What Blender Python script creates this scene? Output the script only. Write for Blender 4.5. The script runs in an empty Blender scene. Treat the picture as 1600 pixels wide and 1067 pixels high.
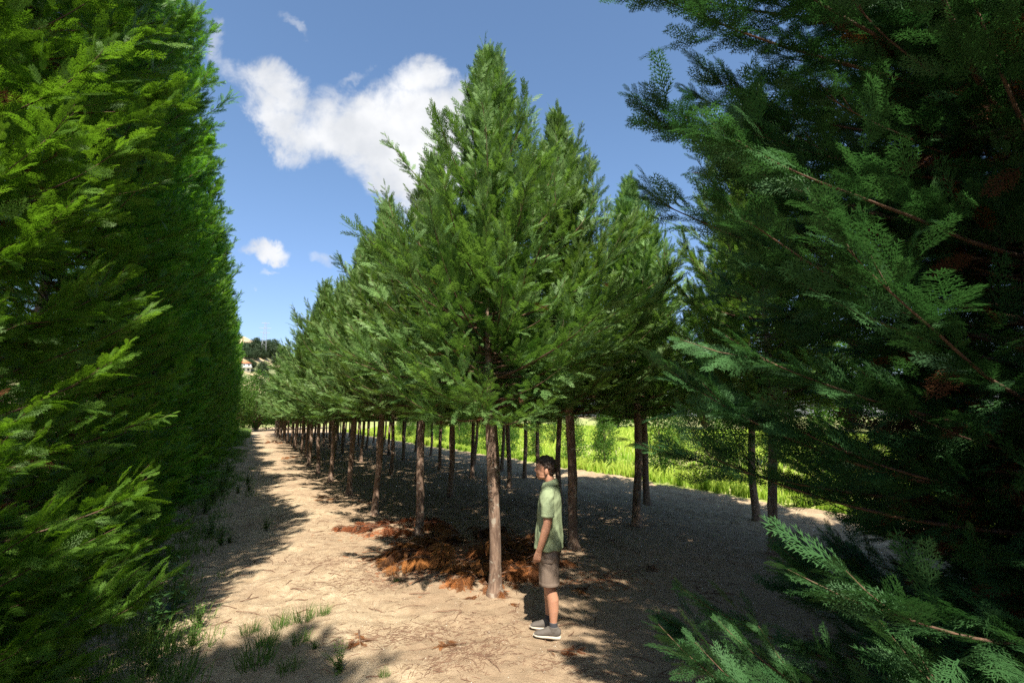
import bpy, math, random
import numpy as np
from mathutils import Vector
R = math.radians
scene = bpy.context.scene
COL = scene.collection

# ------------------------------------------------------------------ camera
H_CAM = 2.17
PITCH = R(8.75)
FPX = 760.0
cam_d = bpy.data.cameras.new("camera"); cam = bpy.data.objects.new("camera", cam_d); COL.objects.link(cam)
cam.location = (0, 0, H_CAM); cam.rotation_euler = (R(90) + PITCH, 0, 0)
cam_d.sensor_width = 36; cam_d.lens = 36 * FPX / 1600.0; cam_d.clip_end = 8000; cam_d.clip_start = 0.05
scene.camera = cam

# ------------------------------------------------------------------ light
SUN_EL = R(53); SHADOW_AZ = R(-8)          # shadows fall towards +Y, a touch to -X
sd = bpy.data.lights.new("sun", 'SUN'); sun = bpy.data.objects.new("sun", sd); COL.objects.link(sun)
sd.energy = 4.9; sd.angle = R(0.53); sd.color = (1.0, 0.94, 0.84)
ldir = Vector((math.sin(SHADOW_AZ) * math.cos(SUN_EL), math.cos(SHADOW_AZ) * math.cos(SUN_EL), -math.sin(SUN_EL)))
sun.rotation_euler = ldir.to_track_quat('-Z', 'Y').to_euler()
sun.location = (0, -10, 20)
scene.view_settings.view_transform = 'Standard'; scene.view_settings.look = 'None'
scene.view_settings.exposure = 1.25
scene.cycles.use_denoising = False; scene.view_settings.gamma = 1

class NT:
    """small helper to write node trees"""
    def __init__(s, tree): s.t = tree; s.t.nodes.clear()
    def n(s, kind, **kw):
        nd = s.t.nodes.new(kind)
        for k, v in kw.items():
            if k[0] == '_': nd.inputs[int(k[1:])].default_value = v
            else: setattr(nd, k, v)
        return nd
    def l(s, a, b): s.t.links.new(a, b)
    def put(s, sock, v):
        if isinstance(v, bpy.types.NodeSocket): s.l(v, sock)
        else: sock.default_value = v
    def m(s, op, a, b=0.0, c=0.0, clamp=False):
        nd = s.n('ShaderNodeMath', operation=op, use_clamp=clamp)
        s.put(nd.inputs[0], a); s.put(nd.inputs[1], b)
        if op in ('MULTIPLY_ADD', 'SMOOTH_MAX'): s.put(nd.inputs[2], c)
        return nd.outputs[0]
    def mix(s, f, a, b, mode='MIX'):
        nd = s.n('ShaderNodeMix', data_type='RGBA', blend_type=mode)
        s.put(nd.inputs[0], f)
        for i, v in ((6, a), (7, b)):
            if isinstance(v, tuple) and len(v) == 3: v = v + (1.0,)
            s.put(nd.inputs[i], v)
        return nd.outputs[2]
    def noise(s, vec, scale, detail=4, rough=.55, dist=0.0):
        nd = s.n('ShaderNodeTexNoise')
        if vec is not None: s.l(vec, nd.inputs['Vector'])
        nd.inputs['Scale'].default_value = scale; nd.inputs['Detail'].default_value = detail
        nd.inputs['Roughness'].default_value = rough; nd.inputs['Distortion'].default_value = dist
        return nd.outputs['Fac']
    def ramp(s, f, lo, hi):
        nd = s.n('ShaderNodeMapRange'); nd.interpolation_type = 'SMOOTHSTEP'
        s.put(nd.inputs['Value'], f); nd.inputs['From Min'].default_value = lo; nd.inputs['From Max'].default_value = hi
        return nd.outputs[0]

# world : Nishita sky with fair-weather clouds fixed at their directions
world = bpy.data.worlds.new("World"); scene.world = world; world.use_nodes = True
w = NT(world.node_tree)
sky = w.n('ShaderNodeTexSky', sky_type='NISHITA'); sky.sun_disc = False
sky.sun_elevation = SUN_EL; sky.sun_rotation = R(180) + SHADOW_AZ * -1 * -1
sky.air_density = 1.0; sky.dust_density = 1.0; sky.ozone_density = 1.4; sky.altitude = 200
tc = w.n('ShaderNodeTexCoord')
def vdot(vec, c):
    nd = w.n('ShaderNodeVectorMath', operation='DOT_PRODUCT'); w.l(vec, nd.inputs[0]); nd.inputs[1].default_value = c
    return nd.outputs['Value']
fwd = (0, math.cos(PITCH), math.sin(PITCH)); upv = (0, -math.sin(PITCH), math.cos(PITCH))
D0 = tc.outputs['Generated']
dz = w.m('MAXIMUM', vdot(D0, fwd), 0.02)
U = w.m('DIVIDE', vdot(D0, (1, 0, 0)), dz); V = w.m('DIVIDE', vdot(D0, upv), dz)
comb = w.n('ShaderNodeCombineXYZ'); w.l(U, comb.inputs[0]); w.l(V, comb.inputs[1])
P2 = comb.outputs[0]
nA = w.noise(P2, 5.0, 6, .62, .4); nB = w.n('ShaderNodeVectorMath', operation='ADD'); w.l(P2, nB.inputs[0]); nB.inputs[1].default_value = (3.3, 7.1, 0)
nB = w.noise(nB.outputs[0], 5.5, 6, .62, .4)
U2 = w.m('ADD', U, w.m('MULTIPLY', w.m('SUBTRACT', nA, .5), .20)); V2 = w.m('ADD', V, w.m('MULTIPLY', w.m('SUBTRACT', nB, .5), .20))
def blob(px, py, a, b, ang, amp=1.0):
    u0 = (px - 800) / FPX; v0 = (533.5 - py) / FPX; a /= FPX; b /= FPX; c, s_ = math.cos(R(ang)), math.sin(R(ang))
    du = w.m('SUBTRACT', U2, u0); dv = w.m('SUBTRACT', V2, v0)
    e1 = w.m('DIVIDE', w.m('ADD', w.m('MULTIPLY', du, c), w.m('MULTIPLY', dv, s_)), a)
    e2 = w.m('DIVIDE', w.m('SUBTRACT', w.m('MULTIPLY', dv, c), w.m('MULTIPLY', du, s_)), b)
    r2 = w.m('ADD', w.m('MULTIPLY', e1, e1), w.m('MULTIPLY', e2, e2))
    return w.m('MULTIPLY', w.m('SUBTRACT', 1.0, r2), amp)
blobs = [(655, 215, 135, 100, 10, 1.2), (560, 200, 120, 66, -12, 1.1), (610, 262, 95, 56, -35, 1.1), (430, 140, 72, 34, -30, .9), (445, 190, 88, 36, -42, .9),
         (500, 210, 60, 36, -30, .9), (668, 125, 42, 55, 80, .9), (705, 235, 70, 85, 0, 1), (412, 388, 48, 21, -15, .95), (350, 90, 70, 16, -55, .26),
         (460, 48, 34, 9, -40, .3), (512, 398, 26, 13, -25, .32), (418, 427, 22, 9, 0, .3), (555, 120, 36, 10, 20, .3)]
acc = None
for bb in blobs:
    v = blob(*bb); acc = v if acc is None else w.m('SMOOTH_MAX', acc, v, .12)
fine = w.noise(P2, 16.0, 8, .66, .3)
dens = w.m('ADD', acc, w.m('MULTIPLY', w.m('SUBTRACT', fine, .5), 1.1))
alpha = w.ramp(dens, -.15, .95)
inner = w.noise(P2, 7.0, 5, .5)
ccol = w.mix(w.ramp(inner, .3, .75), (2.9, 3.0, 3.15), (4.3, 4.3, 4.3))
front = w.ramp(vdot(D0, fwd), .05, .15)
alpha = w.m('MULTIPLY', w.m('MULTIPLY', alpha, front), .96)
skc = w.mix(1.0, sky.outputs[0], w.mix(w.ramp(vdot(D0, (0, 0, 1)), -.02, .55), (.60, .62, .74), (.72, .80, .84)), 'MULTIPLY')
bg = w.n('ShaderNodeBackground'); w.l(w.mix(alpha, skc, ccol), bg.inputs[0]); bg.inputs[1].default_value = 0.11
wo = w.n('ShaderNodeOutputWorld'); w.l(bg.outputs[0], wo.inputs[0])

# ------------------------------------------------------------------ helpers
rng = np.random.default_rng(7)
VP = np.array([-0.470, 0.883]); PERP = np.array([0.883, 0.470])     # row direction and across it
def W(along, perp): return along * VP + perp * PERP
def to_rows(x, y): return x * VP[0] + y * VP[1], x * PERP[0] + y * PERP[1]

def _hash(ix, iy, seed):
    h = (ix.astype(np.int64) * 374761393 + iy.astype(np.int64) * 668265263 + seed * 1442695041) & 0xffffffff
    h = ((h ^ (h >> 13)) * 1274126177) & 0xffffffff
    return ((h ^ (h >> 16)) & 0xffff) / 65535.0
def vnoise(x, y, seed=0):
    ix = np.floor(x); iy = np.floor(y); fx = x - ix; fy = y - iy
    fx = fx * fx * (3 - 2 * fx); fy = fy * fy * (3 - 2 * fy)
    a = _hash(ix, iy, seed); b = _hash(ix + 1, iy, seed); c = _hash(ix, iy + 1, seed); d = _hash(ix + 1, iy + 1, seed)
    return (a * (1 - fx) + b * fx) * (1 - fy) + (c * (1 - fx) + d * fx) * fy
def gh(x, y):
    """ground height"""
    x = np.asarray(x, float); y = np.asarray(y, float)
    al, pe = to_rows(x, y)
    fade = np.clip(1.5 - np.hypot(x, y) / 60.0, 0, 1)
    h = .10 * (vnoise(x * .35 + 40, y * .35 + 9, 1) - .5) + .06 * (vnoise(x * 1.1, y * 1.1, 2) - .5) \
        + .035 * (vnoise(x * 3.1, y * 3.1, 3) - .5) + .030 * (vnoise(x * 8, y * 8, 4) - .5) + .016 * (vnoise(x * 19, y * 19, 5) - .5)
    h = h - .035 * np.clip(vnoise(x * 2.3 + 7, y * 2.3 + 3, 6) - .62, 0, 1) * 2.2
    rut = -.022 * np.exp(-((pe + .15) / .16) ** 2) * (al > 7.5) - .022 * np.exp(-((pe - .75) / .16) ** 2) * (al > 9) - .05 * np.exp(-((pe - 9.1) / .22) ** 2) - .05 * np.exp(-((pe - 10.7) / .22) ** 2)
    rise = .45 * np.clip((pe - 12.0) / 6.0, 0, 1) ** 2 + np.clip(pe - 18, 0, 60) * .012
    return h * fade + rut * fade + rise
def ghs(x, y): return float(gh(np.array([x]), np.array([y]))[0])
def ground_px(px, py):
    cx = (px - 800) / FPX; cy = (533.5 - py) / FPX
    dy = math.cos(PITCH) - cy * math.sin(PITCH); dz_ = math.sin(PITCH) + cy * math.cos(PITCH)
    t = -H_CAM / dz_
    return cx * t, dy * t

def link(o, parent=None):
    COL.objects.link(o)
    if parent is not None: o.parent = parent
    return o
def tag(o, label=None, cat=None, group=None, kind=None):
    if label: o['label'] = label
    if cat: o['category'] = cat
    if group: o['group'] = group
    if kind: o['kind'] = kind
    return o
def empty(name, loc, rz=0.0, label=None, cat=None, group=None):
    o = bpy.data.objects.new(name, None); o.location = loc; o.rotation_euler = (0, 0, rz); o.empty_display_size = .2
    return tag(link(o), label, cat, group)

def np_mesh(name, V, F, mats=(), midx=None, tone=None, smooth=False):
    """V (n,3), F list of arrays or one array (m,k)"""
    me = bpy.data.meshes.new(name)
    Fs = F if isinstance(F, list) else [F]
    Fs = [f for f in Fs if len(f)]
    me.vertices.add(len(V)); me.vertices.foreach_set('co', np.ascontiguousarray(V, dtype=np.float32).ravel())
    loops = np.concatenate([f.ravel() for f in Fs]).astype(np.int32)
    sizes = np.concatenate([np.full(len(f), f.shape[1]) for f in Fs]).astype(np.int32)
    starts = np.concatenate([[0], np.cumsum(sizes)[:-1]]).astype(np.int32)
    me.loops.add(len(loops)); me.loops.foreach_set('vertex_index', loops)
    me.polygons.add(len(sizes)); me.polygons.foreach_set('loop_start', starts)
    try: me.polygons.foreach_set('loop_total', sizes)
    except Exception: pass
    for m in mats: me.materials.append(m)
    if midx is not None: me.polygons.foreach_set('material_index', np.asarray(midx, dtype=np.int32))
    me.update(calc_edges=True)
    if smooth: me.polygons.foreach_set('use_smooth', np.ones(len(sizes), dtype=bool))
    if tone is not None:
        at = me.attributes.new('tone', 'FLOAT', 'POINT'); at.data.foreach_set('value', np.asarray(tone, dtype=np.float32))
    me.validate()
    return me
def mobj(name, me, parent=None, **kw): 
    return tag(link(bpy.data.objects.new(name, me), parent), **kw)

# ------------------------------------------------------------------ materials
def new_mat(name):
    m = bpy.data.materials.new(name); m.use_nodes = True
    t = NT(m.node_tree); out = t.n('ShaderNodeOutputMaterial'); return m, t, out
def foliage(name, dark, light, trans, rough=.55, tmix=.32, spec=.35, var=.25):
    m, t, out = new_mat(name)
    a = t.n('ShaderNodeAttribute', attribute_name='tone'); oi = t.n('ShaderNodeObjectInfo')
    c = t.mix(a.outputs['Fac'], dark, light)
    hv = t.n('ShaderNodeHueSaturation'); t.l(c, hv.inputs['Color'])
    t.l(t.m('MULTIPLY_ADD', oi.outputs['Random'], var, 1 - var / 2), hv.inputs['Value'])
    t.l(t.m('MULTIPLY_ADD', oi.outputs['Random'], .02, .49), hv.inputs['Hue'])
    p = t.n('ShaderNodeBsdfPrincipled'); t.l(hv.outputs[0], p.inputs['Base Color']); p.inputs['Roughness'].default_value = rough
    p.inputs['Specular IOR Level'].default_value = spec
    tr = t.n('ShaderNodeBsdfTranslucent'); t.l(t.mix(1.0, hv.outputs[0], trans, 'MULTIPLY'), tr.inputs[0])
    mx = t.n('ShaderNodeMixShader'); mx.inputs[0].default_value = tmix
    t.l(p.outputs[0], mx.inputs[1]); t.l(tr.outputs[0], mx.inputs[2]); t.l(mx.outputs[0], out.inputs[0])
    return m
M_HEDGE = foliage('hedge_foliage', (.036, .110, .012), (.155, .315, .040), (1.7, 1.7, .6), .48, .47)
M_BLOCK = foliage('block_foliage', (.046, .108, .024), (.205, .320, .100), (1.4, 1.5, .6), .50, .36, .22)
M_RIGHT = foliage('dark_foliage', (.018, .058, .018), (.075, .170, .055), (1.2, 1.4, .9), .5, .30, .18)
M_RUST = foliage('dead_foliage', (.040, .017, .010), (.38, .14, .045), (1.3, 1.0, .7), .7, .25, .15, .1)
M_LEAF = foliage('broad_leaf', (.030, .080, .012), (.100, .185, .025), (1.4, 1.5, .6), .6, .35, .15)
M_PINE = foliage('pine_foliage', (.022, .045, .018), (.060, .095, .035), (1, 1, 1), .6, .2)
M_GRASS = foliage('field_grass_blades', (.15, .30, .018), (.52, .56, .11), (1.5, 1.5, .6), .55, .42, .25, .05)
M_WEED = foliage('weed_leaf', (.05, .12, .02), (.17, .27, .06), (1.4, 1.5, .7), .55, .35, .3, .1)

def bark_mat(name, c1, c2, c3, scale=1.0):
    m, t, out = new_mat(name); tc = t.n('ShaderNodeTexCoord')
    mp = t.n('ShaderNodeMapping'); t.l(tc.outputs['Object'], mp.inputs[0]); mp.inputs['Scale'].default_value = (scale * 3, scale * 3, scale * .7)
    n1 = t.noise(mp.outputs[0], 9, 8, .65, .4); n2 = t.noise(tc.outputs['Object'], 14, 5, .6, .6)
    oi = t.n('ShaderNodeObjectInfo')
    c = t.mix(t.ramp(n1, .35, .65), c1, c2)
    c = t.mix(t.m('MULTIPLY', t.ramp(n2, .56, .66), .6), c, c3)
    hv = t.n('ShaderNodeHueSaturation'); t.l(c, hv.inputs['Color']); t.l(t.m('MULTIPLY_ADD', oi.outputs['Random'], .3, .85), hv.inputs['Value'])
    p = t.n('ShaderNodeBsdfPrincipled'); t.l(hv.outputs[0], p.inputs['Base Color']); p.inputs['Roughness'].default_value = .9
    b = t.n('ShaderNodeBump'); b.inputs['Strength'].default_value = .7; b.inputs['Distance'].default_value = .012; t.l(n1, b.inputs['Height'])
    t.l(b.outputs[0], p.inputs['Normal']); t.l(p.outputs[0], out.inputs[0]); return m
M_BARK = bark_mat('trunk_bark', (.105, .062, .040), (.25, .165, .112), (.40, .36, .28))
M_TWIG = bark_mat('twig_bark', (.075, .038, .022), (.14, .075, .042), (.12, .09, .06))

def plain(name, col, rough=.7, bump=0.0, bscale=60, var=.15, spec=.3, sss=0.0, vscale=8):
    m, t, out = new_mat(name); tc = t.n('ShaderNodeTexCoord')
    n = t.noise(tc.outputs['Object'], vscale, 5, .6)
    dark = tuple(c * (1 - var) for c in col); light = tuple(min(1, c * (1 + var)) for c in col)
    p = t.n('ShaderNodeBsdfPrincipled'); t.l(t.mix(n, dark, light), p.inputs['Base Color'])
    p.inputs['Roughness'].default_value = rough; p.inputs['Specular IOR Level'].default_value = spec
    if sss: p.inputs['Subsurface Weight'].default_value = sss; p.inputs['Subsurface Radius'].default_value = (.012, .005, .003); p.inputs['Subsurface Scale'].default_value = 1
    if bump:
        b = t.n('ShaderNodeBump'); b.inputs['Strength'].default_value = bump; b.inputs['Distance'].default_value = .004
        t.l(t.noise(tc.outputs['Object'], bscale, 4, .6), b.inputs['Height']); t.l(b.outputs[0], p.inputs['Normal'])
    t.l(p.outputs[0], out.inputs[0]); return m

def sand_mat():
    m, t, out = new_mat('sandy_ground'); g = t.n('ShaderNodeNewGeometry'); P = g.outputs['Position']
    sep = t.n('ShaderNodeSeparateXYZ'); t.l(P, sep.inputs[0])
    pe = t.m('ADD', t.m('MULTIPLY', sep.outputs[0], float(PERP[0])), t.m('MULTIPLY', sep.outputs[1], float(PERP[1])))
    n0 = t.noise(P, .8, 6, .6); n1 = t.noise(P, 6, 8, .7); n2 = t.noise(P, 60, 4, .7); n3 = t.noise(P, 230, 2, .6)
    c = t.mix(t.ramp(n1, .32, .68), (.33, .235, .138), (.52, .405, .26))
    c = t.mix(t.m('MULTIPLY', t.ramp(n0, .42, .62), .55), c, (.29, .195, .12))
    nm = t.noise(P, 2.6, 7, .7, .6); c = t.mix(t.m('MULTIPLY', t.ramp(nm, .52, .64), .5), c, (.24, .165, .105))
    c = t.mix(t.m('MULTIPLY', t.ramp(n2, .50, .66), .6), c, (.21, .145, .09))
    c = t.mix(t.m('MULTIPLY', t.ramp(n3, .54, .68), .65), c, (.68, .57, .42))
    wob = t.m('ADD', pe, t.m('MULTIPLY', t.m('SUBTRACT', n0, .5), 3.0))
    blk = t.m('MULTIPLY', t.ramp(wob, .9, 2.2), t.m('SUBTRACT', 1.0, t.ramp(wob, 7.4, 9.0)))
    c = t.mix(t.m('MULTIPLY', blk, .72), c, t.mix(n1, (.23, .155, .095), (.40, .285, .18)))
    p = t.n('ShaderNodeBsdfPrincipled'); t.l(c, p.inputs['Base Color']); p.inputs['Roughness'].default_value = .95; p.inputs['Specular IOR Level'].default_value = .15
    hh = t.m('ADD', t.m('MULTIPLY', n1, .6), t.m('ADD', t.m('MULTIPLY', n2, .35), t.m('MULTIPLY', n3, .15)))
    b = t.n('ShaderNodeBump'); b.inputs['Strength'].default_value = 1.0; b.inputs['Distance'].default_value = .05; t.l(hh, b.inputs['Height'])
    t.l(b.outputs[0], p.inputs['Normal']); t.l(p.outputs[0], out.inputs[0]); return m
M_SAND = sand_mat()
def field_mat():
    m, t, out = new_mat('field_soil'); g = t.n('ShaderNodeNewGeometry'); P = g.outputs['Position']
    c = t.mix(t.ramp(t.noise(P, .7, 6, .65), .35, .65), (.16, .22, .035), (.36, .36, .11))
    c = t.mix(t.m('MULTIPLY', t.ramp(t.noise(P, .04, 4, .6), .45, .6), .6), c, (.34, .29, .14))
    p = t.n('ShaderNodeBsdfPrincipled'); t.l(c, p.inputs['Base Color']); p.inputs['Roughness'].default_value = .95
    t.l(p.outputs[0], out.inputs[0]); return m
M_FIELD = field_mat()

# ------------------------------------------------------------------ ground: one grid split into ground / paths / field
def axis(lo, hi, mid0, mid1, step, n_out):
    core = np.arange(mid0, mid1, step)
    g = np.geomspace(step, hi - mid1, n_out); up = mid1 + g
    dn = mid0 - np.geomspace(step, mid0 - lo, n_out)[::-1]
    return np.concatenate([dn, core, up])
def build_ground():
    xs = axis(-2500, 2500, -7.0, 6.0, .035, 110); ys = axis(-400, 3500, 1.6, 14.0, .035, 120)
    X, Y = np.meshgrid(xs, ys); nx, ny = len(xs), len(ys)
    Z = gh(X, Y)
    V = np.stack([X.ravel(), Y.ravel(), Z.ravel()], 1)
    i, j = np.meshgrid(np.arange(nx - 1), np.arange(ny - 1)); a = (j * nx + i).ravel()
    F = np.stack([a, a + 1, a + 1 + nx, a + nx], 1)
    cx = V[F].mean(1); al, pe = to_rows(cx[:, 0], cx[:, 1])
    jit = (vnoise(cx[:, 0] * .8, cx[:, 1] * .8, 11) - .5) * .8
    near = (al > -60) & (al < 100)
    zone = np.zeros(len(F), int)
    zone[near & (pe + jit > -1.9) & (pe + jit < .35)] = 1
    zone[near & (pe + jit * .6 > 8.2) & (pe + jit * .6 < 12.0)] = 2
    zone[(pe + jit * .6 >= 12.0)] = 3
    zone[(np.hypot(cx[:, 0], cx[:, 1]) > 110)] = 3
    for z, nm, mt in ((0, 'ground', M_SAND), (1, 'path', M_SAND), (2, 'path', M_SAND), (3, 'field', M_FIELD)):
        f = F[zone == z]; u, inv = np.unique(f, return_inverse=True)
        mobj(nm, np_mesh(nm, V[u], inv.reshape(f.shape), [mt], smooth=True), kind='structure')
build_ground()

# ------------------------------------------------------------------ sprays
def spray_template(r, pairs, subs, wid=.020, full=.42):
    """flat feathery spray, unit length along +X in the XY plane"""
    T = []; ton = []
    def leaf(p, d, L, wd, z, t0, t1):
        n = np.array([-d[1], d[0]]); q = p + d * L
        a = p - n * wd * .5; b = p + n * wd * .5; mid = p + d * L * .45
        T.append([[a[0], a[1], z], [q[0], q[1], z + .03 * L], [b[0], b[1], z]])
        ton.append([t0, t1, t0])
    leaf(np.array([0., 0.]), np.array([1., 0.]), 1.0, wid * 1.3, 0, .1, .7)
    for k in range(pairs):
        s = .06 + .86 * (k + .5) / pairs
        for sd_ in (-1, 1):
            ss = s + r.uniform(-.02, .02); ang = R(r.uniform(30, 46)) * sd_
            prof = min(1, .45 + ss * 2.2) * (1 - ss) ** .62
            L = full * prof * r.uniform(.8, 1.15) + .05
            d = np.array([math.cos(ang), math.sin(ang)]); p = np.array([ss, 0.]); z = r.uniform(-.03, .03)
            leaf(p, d, L, wid * (1.0 if subs else 2.3), z, .25, .85)
            nsub = max(1, int(round(subs * L / full))) if subs else 0
            for q in range(nsub):
                u = (q + .6) / (nsub + .3)
                for s2 in (-1, 1):
                    a2 = ang + R(r.uniform(26, 40)) * s2; d2 = np.array([math.cos(a2), math.sin(a2)])
                    leaf(p + d * L * u, d2, (.13 * (1 - u * .55)) * r.uniform(.8, 1.2), wid * .95, z + r.uniform(-.012, .012), .4, 1.0)
            if not subs:
                for s2, u in ((-1, .35), (1, .55)):
                    a2 = ang + R(32) * s2; d2 = np.array([math.cos(a2), math.sin(a2)])
                    leaf(p + d * L * u, d2, L * .42, wid * 1.7, z, .5, 1.0)
    T = np.array(T); ton = np.array(ton)
    T[..., 2] += -.10 * T[..., 0] ** 2 + .25 * T[..., 1] ** 2 * -1
    return T.reshape(-1, 3), ton.ravel()
rt = random.Random(3)
LOD0 = [spray_template(rt, 11, 4, .024, .36) for _ in range(4)]
LOD1 = [spray_template(rt, 10, 0, .020, .33) for _ in range(4)]
LOD2 = [spray_template(rt, 6, 0, .031, .36) for _ in range(3)]

def nrm(a): return a / np.maximum(np.linalg.norm(a, axis=-1, keepdims=True), 1e-9)
class Plant:
    def __init__(s): s.V = []; s.F = []; s.T = []; s.M = []; s.n = 0; s.zmin = -99.0
    def add(s, V, F, tone, mi):
        s.V.append(V); s.F.append(F + s.n); s.T.append(tone); s.M.append(np.full(len(F), mi)); s.n += len(V)
    def sprays(s, B, D, N, L, tone, lod, mi=0, bend=None, g=rng):
        if len(B) == 0: return
        ok = (B[:, 2] + D[:, 2] * L > s.zmin)
        if bend is not None: bend = bend[ok]
        B, D, N, L, tone = B[ok], D[ok], N[ok], L[ok], tone[ok]
        if len(B) == 0: return
        D = nrm(D); S = nrm(np.cross(N, D)); N = np.cross(D, S)
        pick = g.integers(0, len(lod), len(B))
        if bend is None: bend = np.zeros(len(B))
        for k, (tv, tt) in enumerate(lod):
            q = pick == k
            if not q.any(): continue
            x = tv[None, :, 0]; y = tv[None, :, 1]; z = tv[None, :, 2] + bend[q][:, None] * x * x
            P = B[q][:, None, :] + L[q][:, None, None] * (x[..., None] * D[q][:, None, :] + y[..., None] * S[q][:, None, :] + z[..., None] * N[q][:, None, :])
            T = np.clip(tone[q][:, None] + (tt[None, :] - .5) * .35, 0, 1)
            V = P.reshape(-1, 3); F = np.arange(len(V)).reshape(-1, 3)
            s.add(V, F, T.ravel(), mi)
    def tube(s, pts, rad, sides, mi=1, tone=.5):
        pts = np.asarray(pts, float); n = len(pts); t = np.gradient(pts, axis=0); t = nrm(t)
        ref = np.array([0, 0, 1.]) if abs(t[0][2]) < .9 else np.array([1., 0, 0])
        u = nrm(np.cross(t, ref)); v = np.cross(t, u); a = np.arange(sides) * 2 * math.pi / sides
        V = pts[:, None, :] + np.asarray(rad)[:, None, None] * (np.cos(a)[None, :, None] * u[:, None, :] + np.sin(a)[None, :, None] * v[:, None, :])
        V = V.reshape(-1, 3); i = np.arange(n - 1)[:, None] * sides; j = np.arange(sides)[None, :]; j2 = (j + 1) % sides
        # triangles so that every face array is uniform
        A = (i + j).ravel(); Bq = (i + j2).ravel(); C_ = (i + sides + j2).ravel(); Dq = (i + sides + j).ravel()
        F = np.concatenate([np.stack([A, Bq, C_], 1), np.stack([A, C_, Dq], 1)])
        s.add(V, F, np.full(len(V), tone), mi)
    def mesh(s, name, mats):
        return np_mesh(name, np.concatenate(s.V), np.concatenate(s.F), mats, np.concatenate(s.M), np.concatenate(s.T))

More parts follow.
